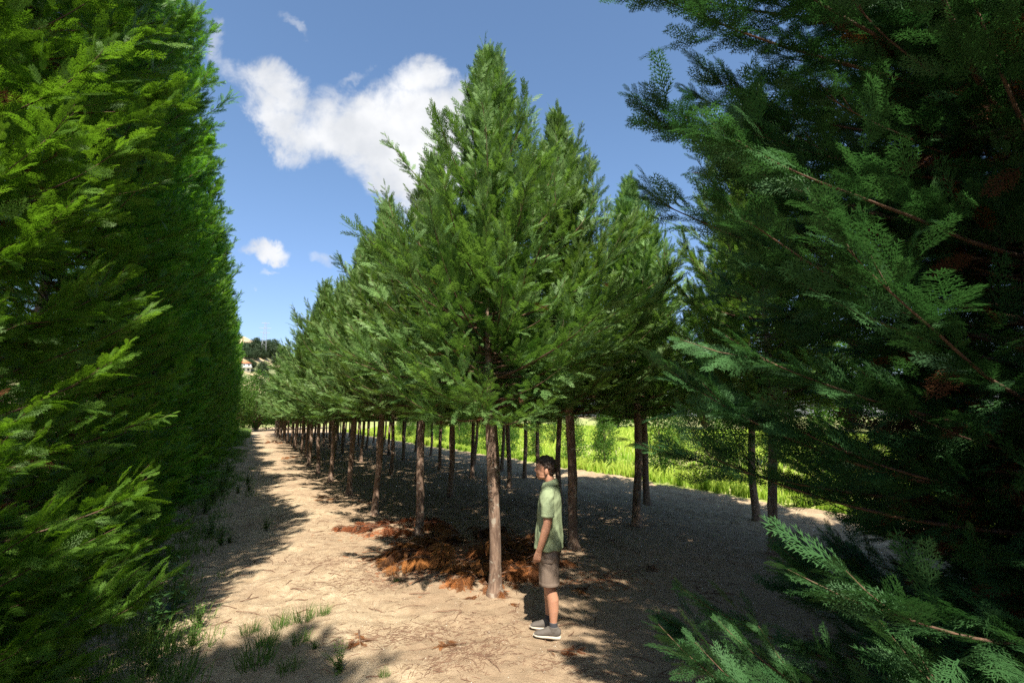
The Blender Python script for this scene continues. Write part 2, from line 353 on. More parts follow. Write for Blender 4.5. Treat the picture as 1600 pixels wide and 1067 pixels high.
def conifer(name, mats, seed, H, z0, Rf, n_limb, lod, e_low, e_high, spray=.26, sec_step=.10, spr_step=.085, lean=0.0, density=1.0,
            inner_dead=0.0, curl=.55, limb_fn=None, tone0=.45, zpow=1.0, twigs=True, plume=.3, rvar=(.72, 1.10), leaders=0.0, skirt=0, taper=0.0, zmin=-9.0, inner=0.0):
    g = np.random.default_rng(seed); P = Plant(); P.zmin = zmin
    for i in range(n_limb):
        f = ((i + g.random()) / n_limb) ** zpow; h = z0 + (H - z0) * f * .985
        az = i * 2.39996 + g.normal() * .35
        Rm = Rf((h - z0) / (H - z0)) * g.uniform(*rvar)
        if g.random() < .12: Rm *= 1.18
        el = R(e_low + (e_high - e_low) * f + g.normal() * 6)
        if .22 < f < .80 and g.random() < leaders:
            el = R(g.uniform(60, 70)); Rm = g.uniform(.60, 1.05) * (1.15 - .6 * f); h = h + .1; Rm = min(Rm, .80 * max(.3, H - h) / math.tan(el))
        if f < .62 and g.random() < inner: Rm *= g.uniform(.34, .55)
        if i >= n_limb - skirt:
            h = g.uniform(.25, 1.0); el = R(g.uniform(-14, 12)); Rm = Rf(.1) * g.uniform(.85, 1.12); az = g.uniform(0, 6.283)
        n = max(4, int(Rm / .09)); s = np.linspace(0, 1, n)
        L = Rm / max(.35, math.cos(el))
        e = el + curl * (s - .35) * g.uniform(.5, 1.3)          # tips sweep upward
        dr = np.cos(e); dzv = np.sin(e); st = L / n
        azs = az + np.cumsum(g.normal(0, .03, n))
        pts = np.stack([np.cumsum(dr * np.cos(azs)) * st, np.cumsum(dr * np.sin(azs)) * st, h + np.cumsum(dzv) * st - .04], 1)
        pts[:, 0] -= pts[0, 0] * .9; pts[:, 1] -= pts[0, 1] * .9
        r0 = .004 + .0065 * Rm
        if twigs: P.tube(pts, r0 * (1 - s * .85), 4, 1)
        tan = nrm(np.gradient(pts, axis=0)); up = np.array([0, 0, 1.])
        lat = nrm(np.cross(tan, up)); upn = np.cross(lat, tan)
        # secondary branches
        nsec = max(3, int(L / sec_step * density))
        ss = np.sort(g.uniform(.10, 1.0, nsec)); idx = np.minimum((ss * (n - 1)).astype(int), n - 1)
        side = np.where(np.arange(nsec) % 2 == 0, 1., -1.)
        roll = g.normal(0, .75, nsec)
        ld = lat[idx] * (side * np.cos(roll))[:, None] + upn[idx] * np.sin(roll)[:, None]
        fa = R(32) + g.normal(0, .2, nsec); sdir = nrm(tan[idx] * np.cos(fa)[:, None] + ld * np.sin(fa)[:, None] + up * .08)
        slen = (.16 + .34 * Rm / 2 * (1 - ss) ** .8) * g.uniform(.7, 1.2, nsec)
        B0 = pts[idx]
        mt = np.clip(tone0 + g.normal() * .10, 0, 1)
        shr = 1 - taper * f; slen = slen * shr
        m_ = np.maximum(2, (slen / (spr_step * shr)).astype(int))
        rep = np.repeat(np.arange(nsec), m_); kk = np.concatenate([np.arange(q) for q in m_]); fr = (kk + 1.0) / m_[rep]
        B = B0[rep] + sdir[rep] * (slen[rep] * fr * g.uniform(.9, 1.0, len(rep)))[:, None]
        lat2 = nrm(np.cross(sdir[rep], upn[idx][rep] + g.normal(0, .35, (len(rep), 3))))
        sg = np.where(kk % 2 == 0, 1., -1.) * np.where(fr > .95, 0.15, 1.0)
        D = nrm(sdir[rep] + lat2 * (sg * .42)[:, None] + g.normal(0, .10, (len(rep), 3)) + up * .10)
        N = nrm(np.cross(lat2, sdir[rep]) * 1.0 + g.normal(0, .42, (len(rep), 3)))
        N[N[:, 2] < 0] *= -1
        Ls = spray * shr * g.uniform(.7, 1.2, len(rep)) * (.75 + .35 * fr)
        tone = np.clip(mt + g.normal(0, .13, len(rep)) + .10 * (ss[rep] - .5), 0, 1)
        mi = 0
        if inner_dead > 0:
            dead = (ss[rep] < .38) & (g.random(len(rep)) < inner_dead)
            P.sprays(B[dead], D[dead] - np.array([0, 0, .3]), N[dead], Ls[dead], tone[dead] * .4, lod, 2, g=g)
            B, D, N, Ls, tone = B[~dead], D[~dead], N[~dead], Ls[~dead], tone[~dead]
        P.sprays(B, D, N, Ls, tone, lod, 0, bend=g.normal(-.05, .10, len(B)), g=g)
        # sprays sitting directly on the limb and at its tip
        nt = max(3, int(L / .10)); st_ = g.uniform(.25, 1.0, nt); st_[:2] = 1.0; ix = np.minimum((st_ * (n - 1)).astype(int), n - 1)
        D = nrm(tan[ix] + lat[ix] * g.normal(0, .35, nt)[:, None] + upn[ix] * g.normal(.15, .3, nt)[:, None])
        P.sprays(pts[ix], D, nrm(upn[ix] + g.normal(0, .4, (nt, 3))), spray * g.uniform(.8, 1.3, nt), np.clip(mt + .08 + g.normal(0, .1, nt), 0, 1), lod, 0, g=g)
        # long feathery plumes running out beyond the limb
        for _ in range(2 if plume > 0 else 0):
            pl_ = plume * g.uniform(.6, 1.3) * (1 - .45 * f); nn = max(6, int(pl_ / .028)); q = np.linspace(0, 1, nn)
            d0 = nrm(tan[-1] + np.array([g.normal(0, .22), g.normal(0, .22), g.normal(.1, .2)])); b0 = pts[max(0, n - 1 - int(g.integers(0, 4)))]
            l0 = nrm(np.cross(d0, up + g.normal(0, .35, 3))); n0 = np.cross(l0, d0)
            pp = b0 + d0 * (q * pl_)[:, None] + np.array([0, 0, .16 * pl_]) * (q ** 2)[:, None]
            sgn = np.where(np.arange(nn) % 2 == 0, 1., -1.); sp = spray * (.95 - .62 * q) * g.uniform(.8, 1.15, nn)
            DD = nrm(d0 * 1.0 + l0 * (sgn * .62 * (1 - .6 * q))[:, None]); NN = nrm(n0 + g.normal(0, .55, (nn, 3))); DD = nrm(DD + g.normal(0, .16, (nn, 3)))
            P.sprays(pp, DD, NN, sp, np.clip(mt + .12 + .2 * q + g.normal(0, .08, nn), 0, 1), lod, 0, g=g)
            if twigs: P.tube([b0, pp[nn // 2], pp[-1]], [.004, .003, .0015], 3, 1)
    # leader
    nt = int(26 * density); hz = np.linspace(H - .9, H + .05, nt); a = np.arange(nt) * 2.4
    D = np.stack([np.cos(a) * .6, np.sin(a) * .6, np.full(nt, .9)], 1)
    P.sprays(np.stack([np.zeros(nt), np.zeros(nt), hz], 1), D, np.stack([-np.cos(a), -np.sin(a), np.full(nt, .5)], 1), np.linspace(.34, .14, nt), np.full(nt, .55), lod, 0, g=g)
    P.tube([[0, 0, H - 1.2], [0, 0, H + .12]], [.014, .003], 4, 1)
    me = P.mesh(name, mats); print(name, 'tris', len(me.polygons)); return me

def trunk_mesh(name, seed, r0, H, flare=.55, knots=8):
    g = np.random.default_rng(seed); nz, ns = 46, 20
    z = np.concatenate([[-.12], np.linspace(0, 1, nz - 1) ** 1.25 * H]); a = np.arange(ns) * 2 * math.pi / ns
    rr = r0 * (1 - .42 * np.clip(z / 3.2, 0, 1) * .5 - .75 * np.clip((z - 2) / (H - 2), 0, 1)) * (1 + flare * np.exp(-np.clip(z, 0, 9) / .10))
    rr = np.maximum(rr, .006)
    A, Z = np.meshgrid(a, z); RR = rr[:, None] * (1 + .07 * np.sin(3 * A + 1.3 + seed) * np.exp(-Z / .5) + .05 * (vnoise(A * 2.2 + seed, Z * 5, 8) - .5) + .06 * (vnoise(A * 6, Z * 14 + seed, 9) - .5))
    cx = .045 * np.sin(z * 1.1 + seed) * np.clip(z, 0, 1); cy = .045 * np.sin(z * .9 + 2 * seed) * np.clip(z, 0, 1)
    for k in range(knots):
        kz = g.uniform(.3, 2.3); ka = g.uniform(0, 6.28)
        da = np.angle(np.exp(1j * (A - ka))); RR = RR + .012 * np.exp(-(da / .35) ** 2 - ((Z - kz) / .022) ** 2)
    V = np.stack([cx[:, None] + RR * np.cos(A), cy[:, None] + RR * np.sin(A), Z], -1).reshape(-1, 3)
    i = np.arange(nz - 1)[:, None] * ns; j = np.arange(ns)[None, :]; j2 = (j + 1) % ns
    F = np.stack([(i + j).ravel(), (i + j2).ravel(), (i + ns + j2).ravel(), (i + ns + j).ravel()], 1)
    return np_mesh(name, V, F, [M_BARK], smooth=True)

# ------------------------------------------------------------------ block of clear-stemmed trees
H_B = 7.1
def R_block(f): return 2.25 * (1 - f) ** 1.30 * min(1, .46 + .54 * f / .13) + .12
NEAR_CROWN = [conifer('crown_mesh', [M_BLOCK, M_TWIG, M_RUST], 11 + k, H_B, 2.12, R_block, 235, LOD1, 6, 64, .225, .10, .075, curl=.8, plume=.42, rvar=(.60, 1.18), leaders=.14, taper=.34, zmin=1.98, inner=.27, inner_dead=.05, zpow=1.05) for k in range(2)]
FAR_CROWN = [conifer('far_crown_mesh', [M_BLOCK, M_TWIG, M_RUST], 31 + k, H_B, 2.12, R_block, 150, LOD2, 6, 62, .27, .12, .095, curl=.8, plume=.42, rvar=(.6, 1.15), leaders=.12, taper=.3, zmin=1.95, inner=.2, zpow=1.05) for k in range(2)]
TRUNKS = [trunk_mesh('trunk_mesh', s, .070, 6.8) for s in (1, 2, 3)]
def tree(name, x, y, rz, sc, trunk_me, crown_me, label, cat, group, sz=None, tilt=(0, 0)):
    e = empty(name, (x, y, ghs(x, y)), rz, label, cat, group)
    e.rotation_euler = (tilt[0], tilt[1], rz); e.scale = (sc, sc, sz or sc)
    mobj('trunk', trunk_me, e); mobj('crown', crown_me, e)
    return e
rr_ = random.Random(5)
ROWNAME = ['outer row along the sandy path', 'second row in from the sandy path', 'third row in from the sandy path', 'inner row beside the side track']
ORD = ['first', 'second', 'third', 'fourth', 'fifth', 'sixth', 'seventh', 'eighth', 'ninth', 'tenth', 'eleventh', 'twelfth']
near_px = {(0, 0): (773, 928), (0, 1): (655, 838), (0, 2): (586, 800), (0, 3): (546, 773), (0, 4): (516, 753), (0, 5): (497, 740), (0, 6): (482, 728),
           (1, 0): (896, 862), (2, 0): (1210, 868), (2, 1): (995, 820), (3, 0): (1183, 812), (3, 1): (1011, 786), (3, 2): (820, 746)}
block = []
def build_block():
    base = to_rows(*ground_px(773, 928)); a0, p0 = base
    rows = [(p0, 0.0, 22), (p0 + 2.1, 1.15, 21), (p0 + 4.35, -.75, 22), (p0 + 6.6, 1.05, 21)]
    for r, (pe, off, n) in enumerate(rows):
        for k in range(n):
            al = a0 + off + k * 2.95
            x, y = W(al, pe)
            if (r, k) in near_px: x, y = ground_px(*near_px[(r, k)])
            else: x += rr_.uniform(-.12, .12); y += rr_.uniform(-.12, .12)
            nearby = math.hypot(x, y) < 15
            cm = (NEAR_CROWN if nearby else FAR_CROWN)[(r + k) % 2]
            if k < len(ORD): lb = f"clear-stemmed cypress, {ORD[k]} from the camera in the {ROWNAME[r]}"
            else: lb = f"small far-off cypress near the distant end of the {ROWNAME[r]}"
            if (r, k) == (0, 0): lb = "tall clear-stemmed cypress nearest the camera, just left of the standing man"
            if (r, k) == (1, 0): lb = "clear-stemmed cypress with dark reddish trunk right behind the standing man"
            s = rr_.uniform(.93, 1.06)
            s = {(0, 0): 1.0, (1, 0): 1.04, (2, 1): 1.02, (2, 0): 1.08}.get((r, k), s)
            e = tree('cypress_tree', x, y, rr_.uniform(0, 6.28), {(0, 0): 1.05, (1, 0): 1.15, (2, 1): 1.22, (3, 1): 1.2, (3, 0): 1.15}.get((r, k), 1.05), TRUNKS[(r * 2 + k) % 3], cm, lb, 'tree', 'clear-stemmed cypresses in the planted block', sz=s,
                     tilt=(rr_.uniform(-.028, .028), rr_.uniform(-.028, .028)))
            block.append((x, y))
build_block()

# ------------------------------------------------------------------ tall hedge of cypresses on the left
H_H = 11.6
def R_hedge(f): return 1.62 * (min(1, (1 - f) / .38)) ** .75 + .08 + .10 * max(0, 1 - f * 5)
HEDGE_NEAR = conifer('hedge_near_mesh', [M_HEDGE, M_TWIG, M_RUST], 101, H_H, .10, R_hedge, 520, LOD0, 2, 62, .205, .105, .085, inner_dead=.35, curl=.6, tone0=.42, plume=.36, rvar=(.74, 1.05), skirt=60)
HEDGE_FAR = [conifer('hedge_far_mesh', [M_HEDGE, M_TWIG, M_RUST], 103 + k, H_H, .10, R_hedge, 430, LOD1, 2, 60, .25, .13, .11, inner_dead=.2, curl=.6, tone0=.42, plume=.36, rvar=(.74, 1.05), skirt=44) for k in range(2)]
HT = trunk_mesh('hedge_trunk_mesh', 9, .10, 11.0)
def build_hedge():
    spots = [(-2.2, .95), (5.3, 1.04), (8.8, .92), (12.2, 1.06), (15.6, .88)]
    al = 19.2
    while al < 60: spots.append((al, 1.04 if len(spots) % 2 else .86)); al += 3.3
    for k, (al, s) in enumerate(spots):
        x, y = W(al + rr_.uniform(-.1, .1), -2.62 + rr_.uniform(-.06, .06))
        cm = HEDGE_NEAR if k <= 2 else HEDGE_FAR[k % 2]
        if k == 0: lb = "tall dense cypress of the left hedge standing beside the camera"
        elif k <= 12: lb = f"tall bright green cypress clothed to the ground, {ORD[k - 1]} from the camera in the left hedge"
        else: lb = "narrow far bright green cypress towards the distant end of the left hedge"
        tree('hedge_cypress', x, y, rr_.uniform(0, 6.28), 1.0, HT, cm, lb, 'tree', 'dense cypresses forming the left hedge', sz=s)
build_hedge()

# ------------------------------------------------------------------ big dark trees on the right
H_R = 9.2
def R_right(f): return 2.6 * (1 - f) ** .55 * (.86 + .14 * min(1, max(0, f - .12) / .22)) * (1 + .36 * math.exp(-((f - .52) / .15) ** 2)) + .1
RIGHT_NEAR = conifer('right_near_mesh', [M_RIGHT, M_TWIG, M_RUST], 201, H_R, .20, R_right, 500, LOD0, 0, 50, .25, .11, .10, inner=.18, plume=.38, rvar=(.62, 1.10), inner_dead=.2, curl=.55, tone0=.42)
RT = trunk_mesh('right_trunk_mesh', 12, .14, 9.8)
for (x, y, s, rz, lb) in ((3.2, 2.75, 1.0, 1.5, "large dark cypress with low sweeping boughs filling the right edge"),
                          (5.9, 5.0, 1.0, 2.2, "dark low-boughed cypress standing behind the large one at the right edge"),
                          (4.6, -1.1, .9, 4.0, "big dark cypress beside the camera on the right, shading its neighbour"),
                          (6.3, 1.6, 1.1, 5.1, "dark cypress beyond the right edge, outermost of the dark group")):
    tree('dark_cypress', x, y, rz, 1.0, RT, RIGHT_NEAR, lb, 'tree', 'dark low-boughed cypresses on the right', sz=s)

#@@PART2
# ------------------------------------------------------------------ pile of dead brown cuttings
def cuttings(name, items, lod=LOD0, seed=0, size=.22):
    """items: (x, y, z, azimuth, elevation, length) cut boughs with drooping rusty sprays, in local coordinates"""
    g = np.random.default_rng(seed); P = Plant()
    for (x, y, z, az, el, L) in items:
        n = 9; s = np.linspace(0, 1, n); e = el - 1.15 * s * g.uniform(.5, 1.2)
        pts = np.stack([x + np.cumsum(np.cos(e)) * math.cos(az) * L / n, y + np.cumsum(np.cos(e)) * math.sin(az) * L / n, np.maximum(z + np.cumsum(np.sin(e)) * L / n, .012)], 1)
        P.tube(pts, .008 * (1.1 - s), 4, 1)
        tan = nrm(np.gradient(pts, axis=0)); lat = nrm(np.cross(tan, [0, 0, 1.])); m = int(L / .035)
        q = np.sort(g.uniform(.08, 1, m)); ix = np.minimum((q * (n - 1)).astype(int), n - 1)
        sd_ = np.where(np.arange(m) % 2 == 0, 1., -1.)
        D = nrm(tan[ix] * .7 + lat[ix] * (sd_ * g.uniform(.4, 1.0, m))[:, None] + np.array([0, 0, -.35]) * g.uniform(0, 1.6, m)[:, None])
        N = nrm(np.cross(lat[ix], tan[ix]) + g.normal(0, .5, (m, 3)))
        tone = np.clip(g.uniform(.2, .8) + g.normal(0, .22, m), 0, 1)
        B = pts[ix] + (pts[np.minimum(ix + 1, n - 1)] - pts[ix]) * g.random(m)[:, None]
        P.sprays(B, D, N, size * g.uniform(.6, 1.2, m), tone, lod, 0, bend=-g.uniform(.1, .5, m), g=g)
    V = np.concatenate(P.V); V[:, 2] = np.maximum(V[:, 2], .004 + .0 * V[:, 2]); P.V = [V]
    return P.mesh(name, [M_RUST, M_TWIG])
def heap(px, py, rx, ry, hgt, n, seed, label, rz=0.0, size=.22, lod=LOD0, out=False):
    g = random.Random(seed); x0, y0 = ground_px(px, py); it = []
    for _ in range(n):
        rr = math.sqrt(g.random()); a = g.uniform(0, 6.28); x = rr * rx * math.cos(a); y = rr * ry * math.sin(a)
        az = math.atan2(y, x) + g.uniform(-1.3, 1.3); z = hgt * (1 - rr ** 1.6) * g.uniform(.15, 1.0) * .5 + .02
        it.append((x, y, z, az, g.uniform(-.1, .6), g.uniform(.35, .85)))
    me = cuttings('brush_mesh', it, lod, seed, size)
    o = mobj('brush_pile', me, None, label=label, cat='brush pile', group='heaps of dead cuttings')
    o.location = (x0, y0, ghs(x0, y0) - .01); o.rotation_euler = (0, 0, rz); return o
heap(728, 862, .80, 1.0, .34, 64, 1, 'big heap of rust-brown dead cuttings behind the nearest trunk')
heap(800, 884, .28, .42, .28, 24, 2, 'orange-brown drooping dead cuttings heaped between nearest trunk and the man', size=.26)
heap(612, 826, .62, .50, .16, 34, 3, 'dark brown heap of dead cuttings left of the second trunk')
heap(640, 860, .36, .28, .10, 16, 4, 'bright orange dead fronds in the sun below the second trunk', size=.24)
heap(752, 906, .34, .30, .14, 16, 5, 'low rusty spill of fronds at the foot of the nearest trunk')
heap(462, 716, .9, .5, .14, 14, 6, 'small rust-red heap farther along the outer row of trunks', lod=LOD1, size=.3)
heap(438, 692, 1.4, .8, .18, 14, 7, 'farthest small rust-red heap beside the outer row', lod=LOD1, size=.34)
heap(540, 778, .5, .3, .06, 7, 8, 'sparse brown cuttings near the fourth trunk of the outer row', lod=LOD1)
# single fallen fronds
g = random.Random(21)
frond_me = [cuttings('frond_mesh', [(0, 0, .015, 0, .12, .38)], LOD0, 50 + k, .15) for k in range(3)]
FL = [(1010, 893, 'rust-brown frond lying in the shade right of the man'), (925, 918, 'small orange frond on the sand just right of the man'), (695, 905, 'rusty frond lying in front of the big heap'),
      (560, 985, 'lone brown frond on the open sand at lower left'), (735, 1010, 'brown frond lying nearest the camera below the nearest trunk'), (848, 1022, 'dry brown frond on the sand in front of the man'),
      (588, 870, 'thin dry frond at the sunny edge of the brown heaps'), (665, 985, 'dry frond on the sand left of the nearest trunk foot'), (960, 850, 'brown frond near the trunk right of the man')]
for k, (px, py, lb) in enumerate(FL):
    x, y = ground_px(px, py); o = mobj('fallen_frond', frond_me[k % 3], None, label=lb, cat='frond', group='dead fronds lying on the sand')
    o.location = (x, y, ghs(x, y)); o.rotation_euler = (0, 0, g.uniform(0, 6.28)); s_ = g.uniform(.8, 1.3); o.scale = (s_, s_, s_)

# ------------------------------------------------------------------ litter: twigs, needles, stones  (uncountable)
M_LITTER = plain('dry_litter', (.135, .075, .045), .9, var=.5, vscale=3)
M_NEEDLE = plain('rusty_needles', (.25, .095, .038), .9, var=.6, vscale=4)
M_STONE = plain('pebble_stone', (.50, .43, .34), .85, var=.35, vscale=6)
def litter():
    g = np.random.default_rng(77); V = []; F = []; n0 = 0
    def strip(x, y, az, L, wd, curve):
        nonlocal n0
        m = 5; s = np.linspace(0, 1, m); a = az + curve * s
        px = x + np.cumsum(np.cos(a)) * L / m; py = y + np.cumsum(np.sin(a)) * L / m; pz = gh(px, py) + wd * .6 + .006 * np.sin(s * 3.1) * (L / .2)
        nx, ny = -np.sin(a) * wd * .5, np.cos(a) * wd * .5
        A = np.stack([px - nx, py - ny, pz - wd * .5], 1); B = np.stack([px, py, pz + wd * .5], 1); C_ = np.stack([px + nx, py + ny, pz - wd * .5], 1)
        V.append(np.concatenate([A, B, C_])); i = np.arange(m - 1)
        F.append(np.concatenate([np.stack([i, i + 1, i + 1 + m, i + m], 1), np.stack([i + m, i + 1 + m, i + 1 + 2 * m, i + 2 * m], 1)]) + n0); n0 += 3 * m
    for _ in range(9500):
        al = g.uniform(1.5, 26) ** 1.0; pe = g.uniform(-1.8, 8.0); x, y = W(al, pe)
        if y < 1.5: continue
        dn = vnoise(np.array([x * .9]), np.array([y * .9]), 31)[0]
        if g.random() > dn ** 2 * 2.2: continue
        strip(x, y, g.uniform(0, 6.28), g.uniform(.03, .14), g.uniform(.002, .005), g.normal(0, .4))
    for _ in range(420):
        al = g.uniform(2, 14); pe = g.uniform(-.6, 6); x, y = W(al, pe)
        if y > 1.5: strip(x, y, g.uniform(0, 6.28), g.uniform(.08, .42), g.uniform(.004, .010), g.normal(0, .45))
    # wisps of needles gathered in drifts
    for (px, py, rx, n, ang) in ((640, 985, .5, 520, .3), (600, 905, .55, 520, .2), (520, 880, .5, 300, -.2), (760, 1020, .35, 300, 1.2), (690, 1035, .3, 260, .9), (880, 1045, .4, 200, -.3), (780, 790, .8, 300, 0), (950, 900, .5, 260, .5), (620, 880, .5, 400, .8)):
        x0, y0 = ground_px(px, py)
        for _ in range(n):
            u = g.normal(0, rx); v = g.normal(0, rx * .28); x = x0 + u * math.cos(ang) - v * math.sin(ang); y = y0 + u * math.sin(ang) + v * math.cos(ang)
            strip(x, y, ang + g.normal(0, .7), g.uniform(.03, .12), g.uniform(.002, .004), g.normal(0, .45))
    mobj('twig_litter', np_mesh('twig_litter', np.concatenate(V), np.concatenate(F), [M_LITTER]), None, label='dry twigs and needles scattered over the sandy ground', cat='litter', kind='stuff')
    V = []; F = []; n0 = 0
    for (px, py, rx, ry, n) in ((735, 868, 1.25, 1.1, 2600), (612, 832, .8, .5, 700), (800, 895, .5, .5, 600), (930, 905, .9, .5, 260), (640, 872, .6, .4, 500)):
        x0, y0 = ground_px(px, py)
        for _ in range(n): strip(x0 + g.normal(0, rx * .5), y0 + g.normal(0, ry * .5), g.uniform(0, 6.28), g.uniform(.03, .11), g.uniform(.003, .007), g.normal(0, .9))
    mobj('needle_litter', np_mesh('needle_litter', np.concatenate(V), np.concatenate(F), [M_NEEDLE]), None, label='rusty fallen needles scattered round the brown heaps', cat='litter', kind='stuff')
    # pebbles
    ic = np.array([[1, 0, 0], [-1, 0, 0], [0, 1, 0], [0, -1, 0], [0, 0, 1], [0, 0, -1]], float); fc = np.array([[0, 2, 4], [2, 1, 4], [1, 3, 4], [3, 0, 4], [2, 0, 5], [1, 2, 5], [3, 1, 5], [0, 3, 5]])
    V = []; F = []
    N = 9000; r = g.uniform(0, 1, N); y = 1.8 + 10 * r ** 1.5; x = (g.uniform(-1.1, 1.1, N)) * (y + .5)
    al, pe = to_rows(x, y); ok = (pe > -1.7) & (pe < 8.2); x = x[ok]; y = y[ok]; z = gh(x, y); n = len(x)
    sz = .0025 + .006 * g.random(n) ** 3; jit = g.uniform(.6, 1.2, (n, 6, 1)); sc3 = np.stack([g.uniform(.8, 1.4, n), g.uniform(.8, 1.4, n), g.uniform(.5, .8, n)], 1)
    VV = ic[None] * jit * sc3[:, None, :] * sz[:, None, None] + np.stack([x, y, z + sz * .2], 1)[:, None, :]
    FF = fc[None] + (np.arange(n) * 6)[:, None, None]
    mobj('gravel', np_mesh('gravel', VV.reshape(-1, 3), FF.reshape(-1, 3), [M_STONE], smooth=True), None, label='small pale stones strewn over the sandy ground', cat='gravel', kind='stuff')
litter()

# ------------------------------------------------------------------ weeds and grass tufts
def blades(P, x, y, z, n, r, h, wd, g, lean=.35, t=.5, mi=0):
    a = g.uniform(0, 6.28, n); q = np.sqrt(g.random(n)) * r; bx = x + q * np.cos(a); by = y + q * np.sin(a)
    az = a + g.normal(0, 1.0, n); le = np.abs(g.normal(0, lean, n)); L = h * g.uniform(.5, 1.15, n)
    px = -np.sin(az + 1.2) * wd * .5; py = np.cos(az + 1.2) * wd * .5
    p1 = np.stack([bx + np.cos(az) * np.sin(le) * L * .5, by + np.sin(az) * np.sin(le) * L * .5, z + L * .58 * np.cos(le * .6)], 1)
    p2 = np.stack([bx + np.cos(az) * np.sin(le * 1.5) * L, by + np.sin(az) * np.sin(le * 1.5) * L, z + L * np.cos(le * 1.3)], 1)
    w3 = np.stack([px, py, 0 * px], 1); b = np.stack([bx, by, z + 0 * bx], 1)
    V = np.stack([b - w3, b + w3, p1 + w3 * .8, p1 - w3 * .8, p2], 1).reshape(-1, 3)
    i = np.arange(n)[:, None] * 5
    F = np.concatenate([i + np.array([[0, 1, 2]]), i + np.array([[0, 2, 3]]), i + np.array([[3, 2, 4]])])
    tn = np.clip(t + g.normal(0, .2, n), 0, 1)
    P.add(V, F, np.repeat(tn, 5) + np.tile([-.15, -.15, 0, 0, .15], n), mi)
def leaves(P, B, D, N, L, wd, tone, mi=0):
    """pointed oval leaves with a folded midrib"""
    D = nrm(D); S = nrm(np.cross(N, D)); N = np.cross(D, S); n = len(B)
    L = np.asarray(L)[:, None]; wv = np.asarray(wd)[:, None]
    pts = [B, B + D * L * .35 + S * wv * .5 + N * L * .05, B + D * L * .4 - N * L * .02, B + D * L * .35 - S * wv * .5 + N * L * .05, B + D * L - N * L * .12]
    V = np.stack(pts, 1).reshape(-1, 3); i = np.arange(n)[:, None] * 5
    F = np.concatenate([i + np.array([[q]]).reshape(1, 3) for q in ([0, 2, 1], [0, 3, 2], [1, 2, 4], [2, 3, 4])])
    P.add(V, F, np.repeat(tone, 5), mi)
def weed_mesh(seed, h, stems, leaf, spread=.5, mats=(M_WEED, M_TWIG)):
    g = np.random.default_rng(seed); P = Plant()
    for _ in range(stems):
        az = g.uniform(0, 6.28); le = abs(g.normal(0, spread)); L = h * g.uniform(.6, 1.1); s = np.linspace(0, 1, 8)
        r = np.sin(le) * L * s ** 1.2; pts = np.stack([r * math.cos(az), r * math.sin(az), L * np.cos(le) * s ** .9], 1)
        P.tube(pts, .0035 * (1.15 - s), 4, 0, .3)
        m = max(6, int(L / (leaf * .38))); q = np.linspace(.15, 1, m); ix = np.minimum((q * 7).astype(int), 7)
        a = np.arange(m) * 2.4 + g.uniform(0, 6); D = np.stack([np.cos(a), np.sin(a), g.uniform(-.1, .7, m)], 1)
        ls = leaf * (1.15 - .6 * q) * g.uniform(.7, 1.2, m)
        leaves(P, pts[ix], D, np.stack([-.3 * np.cos(a), -.3 * np.sin(a), np.ones(m)], 1), ls, ls * .38, np.clip(.5 + g.normal(0, .2, m), 0, 1))
    return P.mesh('weed_mesh', list(mats))
def tuft_mesh(seed, n, r, h):
    g = np.random.default_rng(seed); P = Plant(); blades(P, 0, 0, -.01, n, r, h, .005, g, .45, .35); return P.mesh('tuft_mesh', [M_WEED])
M_TALL = foliage('weed_broad_leaf', (.030, .085, .020), (.075, .16, .04), (1.3, 1.5, .7), .5, .3)
WB = weed_mesh(5, .52, 6, .13, .25, (M_TALL, M_TWIG))
WS = [weed_mesh(60 + k, .20, 14, .035, .8) for k in range(3)]
WM = [weed_mesh(70 + k, .34, 16, .05, .6) for k in range(2)]
TU = [tuft_mesh(80 + k, 90, .09, .20) for k in range(3)]
def put(name, me, px, py, s, label, cat, group, g=rr_):
    x, y = ground_px(px, py); o = mobj(name, me, None, label=label, cat=cat, group=group)
    s *= 1.25; o.location = (x, y, ghs(x, y) - .005); o.rotation_euler = (0, 0, g.uniform(0, 6.28)); o.scale = (s, s, s); return o
put('broad_leaf_weed', WB, 268, 968, 1.15, 'tall broad-leaved weed at the foot of the left hedge', 'weed', 'weeds beside the left hedge')
put('broad_leaf_weed', WB, 236, 990, .8, 'shorter broad-leaved weed tucked against the left hedge foot', 'weed', 'weeds beside the left hedge')
for k, (px, py, s, lb) in enumerate([(310, 975, 1.1, 'low weed on the sand right of the tall broad-leaved weed'), (330, 838, 1.2, 'leafy weed by the hedge where the sunlit sand begins'), (358, 842, 1.0, 'pale leafy weed just right of another at the hedge foot'),
        (345, 775, 1.6, 'bushy weed in the larger sunny clump along the hedge'), (372, 770, 1.3, 'yellow-green weed at the path side of the sunny clump'), (330, 786, 1.5, 'weed under the hedge side of the sunny clump'),
        (362, 716, 1.9, 'weed clump farther up the left path edge'), (355, 742, 1.6, 'small green weed between the two sunny clumps'), (240, 1045, 1.3, 'weed in the lower left corner under the hedge'), (530, 1050, .62, 'tiny bright weed alone on the sand at the bottom edge'),
        (492, 1012, .5, 'tiny weed beside the shaded grass tufts'), (415, 828, .8, 'small weed out on the sand beyond the hedge shadow'), (300, 1000, 1.0, 'dark green weed sprawling in the hedge shade'), (388, 768, 1.0, 'outermost weed of the sunny clump beside the path')]):
    put('weed', (WM if k % 2 else WS)[k % 2], px, py, s, lb, 'weed', 'weeds beside the left hedge')
